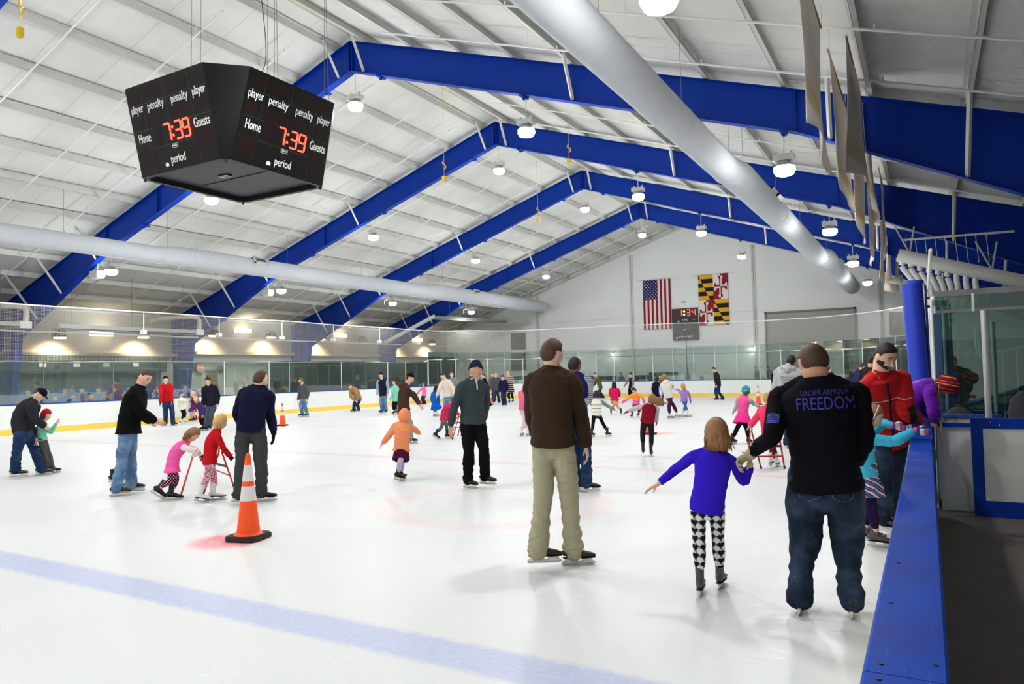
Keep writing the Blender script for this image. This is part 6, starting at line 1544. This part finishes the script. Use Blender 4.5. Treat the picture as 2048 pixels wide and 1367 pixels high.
add('man in a tan jacket leaning forward with hands on his knees by the boards', (712, 823), (699, 769), (704, 774), (716, 797), (717, 814), (708, 814), H=1.72, f=-50, fh=-40, hunch=.06, nod=.5, eR=(702, 790), wR=(709, 797, -.2), eL=(714, 786), wL=(714, 797, -.2), top=(160, 128, 84), bot='denim_navy', bulk=.035, fL=-60, fR=-70, hup=(-.6, .3), hem=-.02)
add('man in a dark vest with pale blue sleeves and jeans near the boards', (767, 825), (762, 748), (764, 757), (767, 788), (772, 816), (764, 816), tp=744, f=-20, top=(30, 32, 44), sleeve=(150, 174, 210), bot='denim_light', bulk=.022, hs='short', hair='black', hat=('beanie', K), fL=-20, fR=-50)
add('girl in a mint fleece and black tights next to the man in the dark vest', (790, 828), (789, 761), (790, 769), (791, 797), (792, 817), (788, 818), tp=755, f=-30, fh=-50, eR=(784, 783), wR=(781, 793), top=(132, 212, 184), bot=K, fit='tight', bulk=.016, gl=(90, 90, 96), hs='pony', hair='brown', hl=.5)
add('girl in a pink jacket and dark trousers far off near the boards', (848, 809), (848, 763), (848, 769), (848, 786), (850, 800), (846, 800), tp=757, f=-60, fh=-90, eR=(841, 774), wR=(835, 782), top=(238, 110, 168), bot=(40, 44, 70), bulk=.02, hs='bob', hair='brown', gl=K)
add('small girl in a blue flared dress with white skates', (871, 832), (872, 773), (871, 780), (870, 800), (874, 823), (868, 823), tp=767, f=150, top=(24, 92, 190), bot=K, fit='tight', bulk=.012, skirt=((20, 92, 196), .24, .09), hs='bob', hair='dark', boot='white')
add('man in a cream jacket and pale jeans bending toward the small children', (897, 838), (886, 750), (890, 758), (897, 790), (903, 828), (893, 828), H=1.76, f=-40, fh=-60, eR=(879, 776), wR=(874, 788), eL=(906, 775), wL=(908, 790), top=(224, 214, 198), bot='denim_light', bulk=.03, hs='short', hair='dark', nod=.3, hup=(-.3, 0))
add('child in a dark pink jacket and grey leggings bent over a red skating frame', (886, 877), (906, 803), (901, 811), (888, 839), (895, 868, .1), (873, 867), H=1.15, kL=(893, 853), kR=(883, 855), f=75, fh=80, hunch=.05, eR=(910, 822), wR=(918, 830), top=(204, 52, 92), bot=(110, 112, 116), fit='tight', bulk=.025, nod=.4, hup=(.5, 0), hat=('knit', (90, 90, 100)), pR=30)
add('person in a grey hooded jacket standing far behind the man in the cream jacket', (905, 804), (903, 748), (904, 754), (906, 775), (908, 797), (903, 797), tp=742, f=-10, top=(130, 136, 146), bot=(50, 52, 60), hat=('hood', (150, 154, 162)), bulk=.02)
add('man in black far behind the shoulder of the man in the slate pullover', (975, 813), (966, 748), (968, 755), (973, 783), (979, 804), (971, 804), tp=741, f=-90, eR=(971, 770), wR=(966, 778), top=(24, 24, 26), bot=(26, 26, 30), bulk=.03, hs='short', hair='brown')
add('man in a grey coat, left one of the far group by the end boards', (984, 801.3), (984, 749), (985, 754), (986, 775), (989, 796), (983, 796), tp=742, f=40, top=(104, 104, 108), bot='denim_navy', bulk=.03, hair='grey')
add('man in a dark grey jacket and jeans in the far group by the end boards', (995, 806), (992, 747), (992, 754), (992, 778), (998, 799), (988, 798), tp=740, f=-10, top=(74, 76, 78), bot='denim_navy', bulk=.03, hat=('beanie', (140, 140, 140)), fL=20, fR=-20)
add('child with a dark red hat and navy coat in the far group', (1008, 811), (1005, 752), (1006, 758), (1008, 781), (1011, 803), (1006, 803), tp=746, f=-20, top=(36, 32, 66), bot='denim_navy', bulk=.02, hat=('beanie', (110, 30, 44)))
add('woman in a black and grey patterned fringed coat in the far group', (1022, 805), (1016, 744), (1018, 751), (1021, 778), (1026, 796), (1019, 797), tp=737, f=-20, eL=(1024, 770), wL=(1028, 780), top='fringe_coat', bot=K, fit='tight', hem=-.16, hemw=.12, bulk=.02, hs='bob', hair='blond')
add('girl in a pink fleece, pale pink trousers and striped knit hat', (1048, 872), (1054, 770), (1052, 781), (1048, 817), (1055, 862), (1043, 862), tp=760, f=160, fh=165, top=(244, 106, 150), bot=(232, 196, 208), fit='tight', bulk=.016, hat=('beanie', 'stripe_hat', (240, 236, 238)), hs='long', hair='auburn', hl=.6, boot='white', eL=(1040, 796), wL=(1044, 810))
add('man in an olive jacket looking down at a small child near the end boards', (1204, 797), (1190, 746), (1194, 753), (1200, 773), (1206, 790), (1202, 790), tp=740, f=-80, fh=-90, nod=.4, hup=(-.4, 0), eR=(1190, 764), wR=(1186, 769), top=(92, 92, 68), bot='denim_navy', bulk=.035, hs='short', hair='brown')
add('small child in a red coat beside the man in the olive jacket', (1184, 797), (1183, 765), (1183, 770), (1183, 782), (1185, 792), (1181, 792), tp=759, f=90, top=(196, 36, 52), bot=(120, 30, 40), bulk=.025, hs='bob', hair='straw')
add('girl in a cream striped vest with grey sleeves and black leggings, seen from behind', (1200, 873), (1193, 787), (1193, 797), (1193, 826), (1184, 862), (1215, 861), tp=780, kL=(1186, 845), kR=(1205, 843), f=180, eL=(1187, 812), wL=(1186, 826), eR=(1213, 808), wR=(1229, 817), top='stripe_cream', sleeve=(140, 140, 148), bot=K, fit='tight', bulk=.024, hs='long', hair='dark', hl=.35, fL=150, fR=140, boot='brown')
add('girl in a magenta coat with long dark hair, rainbow skirt and pink tights', (1232, 829), (1228, 766), (1228, 773), (1229, 796), (1242, 820), (1222, 820), tp=759, f=180, eL=(1220, 784), wL=(1221, 790), eR=(1239, 783), wR=(1238, 790), top=(214, 26, 92), bot=(240, 160, 160), fit='tight', hem=-.04, hemw=.125, bulk=.024, skirt=('rainbow', .12, .03), hs='long', hair='black', hl=.8)
add('man in a dark vest and black cap with pink gloves near the end boards', (1262, 795), (1261, 747), (1262, 753), (1262, 772), (1266, 788), (1260, 788), tp=740, f=-60, fh=-80, eR=(1255, 760), wR=(1250, 768), top=(34, 34, 42), sleeve=(128, 128, 134), bot=K, bulk=.03, hs='short', hair='black', hat=('cap', K), gl=(220, 100, 130))
add('person in a blue jacket standing behind the end glass', (1243, 791), (1242, 745), (1243, 750), (1244, 766), (1246, 784), (1242, 784), H=1.6, f=-40, top=(44, 84, 170), bot=K, bulk=.02, hs='short', hair='black')
add('child in an orange and pink top bending forward with maroon leggings', (1271, 834), (1268, 779), (1270, 785), (1272, 808), (1277, 824), (1264, 826), H=1.2, kL=(1280, 816), kR=(1266, 817), f=-20, fh=-20, hunch=.06, nod=.6, eR=(1254, 796), wR=(1244, 803), eL=(1284, 792), wL=(1290, 806), top='orange_pink', bot=(120, 24, 52), fit='tight', bulk=.02, hs='long', hair='black', hl=.4)
add('girl in a dark red vest with flying brown hair and black trousers, seen from behind', (1295, 912), (1304, 796), (1300, 806), (1295, 838), (1286, 892), (1302, 896), tp=784, kL=(1285, 865), kR=(1303, 866), f=178, fh=172, eL=(1272, 812), wL=(1256, 819), eR=(1313, 822), wR=(1313, 838), top=(138, 22, 38), sleeve=(188, 188, 192), bot=(36, 38, 42), fit='tight', bulk=.022, hs='long', hair='light', hl=1.05, hdir=(.9, -.35), gl=(160, 30, 50), fL=175, fR=175, w=1.05)
add('girl in a long black coat beside the woman in the white hoodie', (1316, 812), (1314, 754), (1313, 761), (1313, 784), (1318, 803), (1312, 803), tp=748, f=150, top=(24, 22, 30), bot=K, hem=-.14, hemw=.12, fit='tight', bulk=.024, hs='long', hair='black', hl=.6, hat=('band', (236, 90, 130)))
add('child in a blue jacket between the black coat and the white hoodie', (1324, 812), (1322, 759), (1322, 765), (1322, 784), (1325, 804), (1320, 804), tp=753, f=160, top=(60, 84, 196), bot=(90, 30, 70), bulk=.024, hs='bob', hair='auburn')
add('woman in a white hoodie and maroon leggings holding a small girl by the hand', (1345, 836), (1329, 752), (1332, 761), (1337, 790), (1354, 824, .1), (1339, 826), tp=743, kR=(1338, 812), kL=(1347, 808), f=160, fh=-150, eR=(1345, 770), wR=(1350, 775), eL=(1322, 776), wL=(1322, 788), top=(222, 218, 210), bot=(70, 32, 56), fit='tight', bulk=.026, hood_down=1, hs='pony', hair='light', hl=.3, boot='white', fL=120, fR=100) 
add('small girl in a lavender jacket and blue leggings, holding a hand', (1371, 833), (1366, 770), (1367, 778), (1369, 797), (1376, 824), (1366, 824), tp=764, f=170, fh=-140, eL=(1357, 777), wL=(1352, 776), eR=(1379, 788), wR=(1381, 800), top=(160, 132, 200), bot=(60, 116, 180), fit='tight', hem=-.08, hemw=.12, bulk=.018, hs='pony', hair='straw', hl=.9, gl=(150, 30, 70), boot='white', fL=120, fR=110)
add('man in a black jacket and jeans skating alone before the end boards', (1439, 800), (1428, 737), (1431, 744), (1436, 769), (1445, 793, .1), (1434, 793), tp=732, f=-80, fh=-85, nod=.3, hup=(-.35, 0), eR=(1431, 759), wR=(1433, 768), top=(34, 40, 40), bot='denim_navy', bulk=.03, hs='short', hair='dark')
add('girl in a pink top and hot pink tutu with a teal knit hat', (1484, 888), (1492, 781), (1489, 793), (1486, 828), (1497, 876, .1), (1466, 876), tp=770, kL=(1494, 858), kR=(1474, 856), f=150, fh=110, eL=(1473, 812), wL=(1468, 822), eR=(1506, 806), wR=(1519, 813), top=(240, 88, 158), sleeve=(176, 178, 184), vest=0, bot=(22, 20, 24), fit='tight', skirt=((240, 52, 142), .17, .075), bulk=.012, hat=('knit', 'hat_knit_teal'), hs='short', hair='black', skin='d')
add('child in a hot pink quilted jacket holding a red skating frame', (1546, 934), (1536, 800), (1536, 815), (1540, 866), (1554, 920, .1), (1541, 918), H=1.12, f=165, fh=170, hunch=.03, eL=(1512, 838), wL=(1500, 852), eR=(1556, 836), wR=(1562, 856), top=(246, 66, 110), bot=(110, 30, 52), fit='tight', bulk=.036, puff=1, hs='short', hair='straw', hat=('band', (50, 30, 36)), hood_down=1, boot='white', topk={'rough': .5})
add('man in a light grey hoodie with black print on the back', (1582, 895), (1582, 724), (1577, 737), (1574, 806), (1588, 882), (1574, 882), tp=711, f=175, fh=170, eL=(1551, 778), wL=(1549, 802), top=(176, 178, 180), bot='denim_navy', bulk=.034, hood_down=1, hs='short', hair='black', skin='d', w=1.05, extra=[back_text([('ROCK', .10, .10, .03, 0), ('FIRE TO GLORY', .20, .26, .045, 0), ('SURVIVE', .255, .20, .04, 0), ('AND FIGHT', .31, .20, .04, 0)], (40, 42, 48), 'hoodie_print')])
add('person in black partly hidden behind the man in the light grey hoodie', (1556, 802), (1553, 738), (1554, 744), (1556, 770), (1559, 795), (1552, 795), tp=731, f=180, top=K, bot=K, bulk=.03, hs='short', hair='dark')
add('girl in a pink jacket almost hidden behind the man in the light grey hoodie', (1560, 868), (1560, 765), (1558, 776), (1560, 810), (1564, 858), (1556, 858), tp=752, f=180, eL=(1546, 778), wL=(1533, 800), top=(238, 130, 160), bot=(60, 60, 80), bulk=.02, hs='long', hair='brown')
add('man in black far behind the shoulder of the heavy man', (1663, 803), (1658, 738), (1661, 745), (1664, 771), (1670, 796), (1662, 796), tp=731, f=120, eR=(1672, 760), wR=(1676, 772), top=(26, 28, 30), bot=K, bulk=.03, hs='short', hair='black')
add('child with dark hair far off, left of the red ski jacket', (1703, 800), (1702, 745), (1703, 752), (1703, 774), (1706, 793), (1701, 793), tp=738, f=180, top=(60, 50, 56), bot=K, bulk=.02, hs='bob', hair='dark')
add('person in a navy jacket far off, just left of the red ski jacket', (1722, 812), (1724, 731), (1722, 740), (1719, 776), (1722, 804), (1714, 804), tp=722, f=150, top=(40, 46, 96), bot=K, bulk=.03, hs='short', hair='brown')
add('person with dark hair whose head shows behind the ear of the bearded man', (1742, 850), (1742, 722), (1741, 736), (1740, 785), (1746, 838), (1736, 838), tp=706, f=170, top=(40, 40, 44), bot=K, bulk=.02, hs='short', hair='black')
add('girl with long light brown hair and white top behind the bearded man', (1806, 862), (1811, 752), (1810, 764), (1806, 806), (1808, 850), (1800, 850), tp=738, f=175, top=(226, 224, 222), bot=(60, 60, 76), bulk=.018, hs='long', hair='straw', hl=.9)
# spectator behind the green glass
def spectator():
    D = by(1940, 760, 14.2); b = (1940, 727+ (1.7*FPX/(((D-EYE)@CF))))
    add('man in a dark coat and peaked cap standing behind the green glass', b, (1938, 709), (1940, 722), (1944, 786), (1950, b[1]-14), (1938, b[1]-14), H=1.72, f=-40, fh=-50, eL=(1953, 764), wL=(1955, 756, -.1), eR=(1922, 762), wR=(1924, 782), top=(38, 50, 50), bot=(34, 36, 40), bulk=.04, hem=-.14, hemw=.115, hs='short', hair='grey', hat=('cap', (70, 76, 68)), boot='black')
spectator()
# ---------------- cones ----------------
M_cone = mat('cone_orange', (255, 88, 30), .4, spec=.4); M_band = mat('cone_white_band', (226, 222, 222), .35, nscale=30, namt=.04); M_cb = mat('cone_base', (38, 34, 34), .6)
def cone(p, h, label, rz=0.0):
    k = h/.91; r = empty('traffic_cone', (p[0], p[1], 0), rz); tag(r, label, 'cone')
    m = MB(); q = .19*k; c = .05*k; ring = [(-q+c, -q), (q-c, -q), (q, -q+c), (q, q-c), (q-c, q), (-q+c, q), (-q, q-c), (-q, -q+c)]
    m.prism(ring, 2, .008, .045*k); m.prism([(x*.93, y*.93) for x, y in ring], 2, .045*k, .055*k)
    for sx in (-1, 1):
        for sy in (-1, 1): m.box((sx*q*.75-.02, sy*q*.75-.02, 0), (sx*q*.75+.02, sy*q*.75+.02, .01))
    m.obj('base', M_cb, r)
    def R_(t): return (.125-.10*t)*k
    def sec(t0, t1, mt, nm, ex=0): m = MB(); m.tube([(0, 0, (.05+.86*t)*k) for t in (t0, (t0+t1)/2, t1)], [R_(t)+ex for t in (t0, (t0+t1)/2, t1)], 32); m.obj(nm, mt, r, smooth=True, autos=50)
    m = MB(); m.tube([(0, 0, .05*k), (0, 0, .065*k), (0, 0, .08*k)], [.155*k, .145*k, .124*k], 32); m.tube([(0, 0, (.05+.86*t)*k) for t in (0, .4, .8, .96, 1)], [R_(t) for t in (0, .4, .8, .96)]+[R_(1)*.8], 32); m.obj('cone_body', M_cone, r, smooth=True, autos=50)
    sec(.42, .60, M_band, 'reflective_band', .002*k); sec(.66, .86, M_band, 'reflective_band', .002*k)
p = bz(497, 1077); cone(p, .90, 'large orange traffic cone with two white bands in the foreground, beside a pink stain', .25)
p = bz(565, 851); cone(p, .80, 'small orange traffic cone between the navy sweater man and the green cap man', .4)
p = bz(981, 809); cone(p, .85, 'orange traffic cone far off beside the man in the slate pullover', .1)
p = bz(1299, 868); cone(p, .85, 'orange traffic cone hidden behind the legs of the girl in the red vest', .2)
p = bz(1517, 809); cone(p, .88, 'orange traffic cone far off between the teal hat girl and the grey hoodie', .3)
# ---------------- red skating frames ----------------
M_rt = mat('frame_red', (186, 34, 38), .4)
def frame(label, legs, tops, bar=None, bench=False):
    """legs: four foot pixels on the ice; tops: two pixels with the depth taken from their legs"""
    F4 = [bz(u, v, 0.0) for u, v in legs]
    c = sum(F4)/4; r = empty('skating_frame', (c[0], c[1], 0)); tag(r, label, 'skating frame', None)
    T2 = []
    for i, (u, v) in enumerate(tops):
        m_ = (F4[2*i]+F4[2*i+1])/2; fh = nrm(np.array([m_[0], m_[1], 0])); rr = ray(u, v); T2.append(EYE+rr*(np.linalg.norm(m_[:2])/(rr@fh)))
    for i in range(2):
        a, b, t = F4[2*i]-c, F4[2*i+1]-c, T2[i]-c; d = nrm((b-a)*np.array([1, 1, 0]))
        m = MB(); m.tube([a+np.array([0, 0, .015])]+spline([a*.08+t*.92-d*.01, t-d*.04+np.array([0, 0, .01]), t+d*.05+np.array([0, 0, .01]), b*.08+t*.92+d*.01], 4)+[b+np.array([0, 0, .015])], .0135, 8); m.obj('side_tube', M_rt, r, smooth=True)
        for q in (a, b): m = MB(); m.tube([q+np.array([0, 0, .0]), q+np.array([0, 0, .04])], .018, 8); m.obj('foot_cap', M_black, r)
    for t in (.30, .55):
        p0 = (F4[1]-c)*(1-t)+(T2[0]-c)*t; p1 = (F4[3]-c)*(1-t)+(T2[1]-c)*t
        m = MB(); m.tube([p0, p1], .012 if t < .5 else .02, 8); m.obj('cross_bar', M_rt if t < .5 else M_black, r)
frame('red skating frame pushed by the girl in the pink tunic', [(361, 994), (415, 942), (406, 992), (467, 972)], [(390, 898), (441, 898)])
frame('red skating frame pushed by the bent child in the dark pink jacket', [(905, 878), (896, 866), (916, 872), (935, 864)], [(919, 828), (925, 826)])
frame('red skating frame in front of the child in the hot pink quilted jacket', [(1496, 930), (1522, 937), (1548, 916), (1569, 937)], [(1501, 855), (1556, 856)])
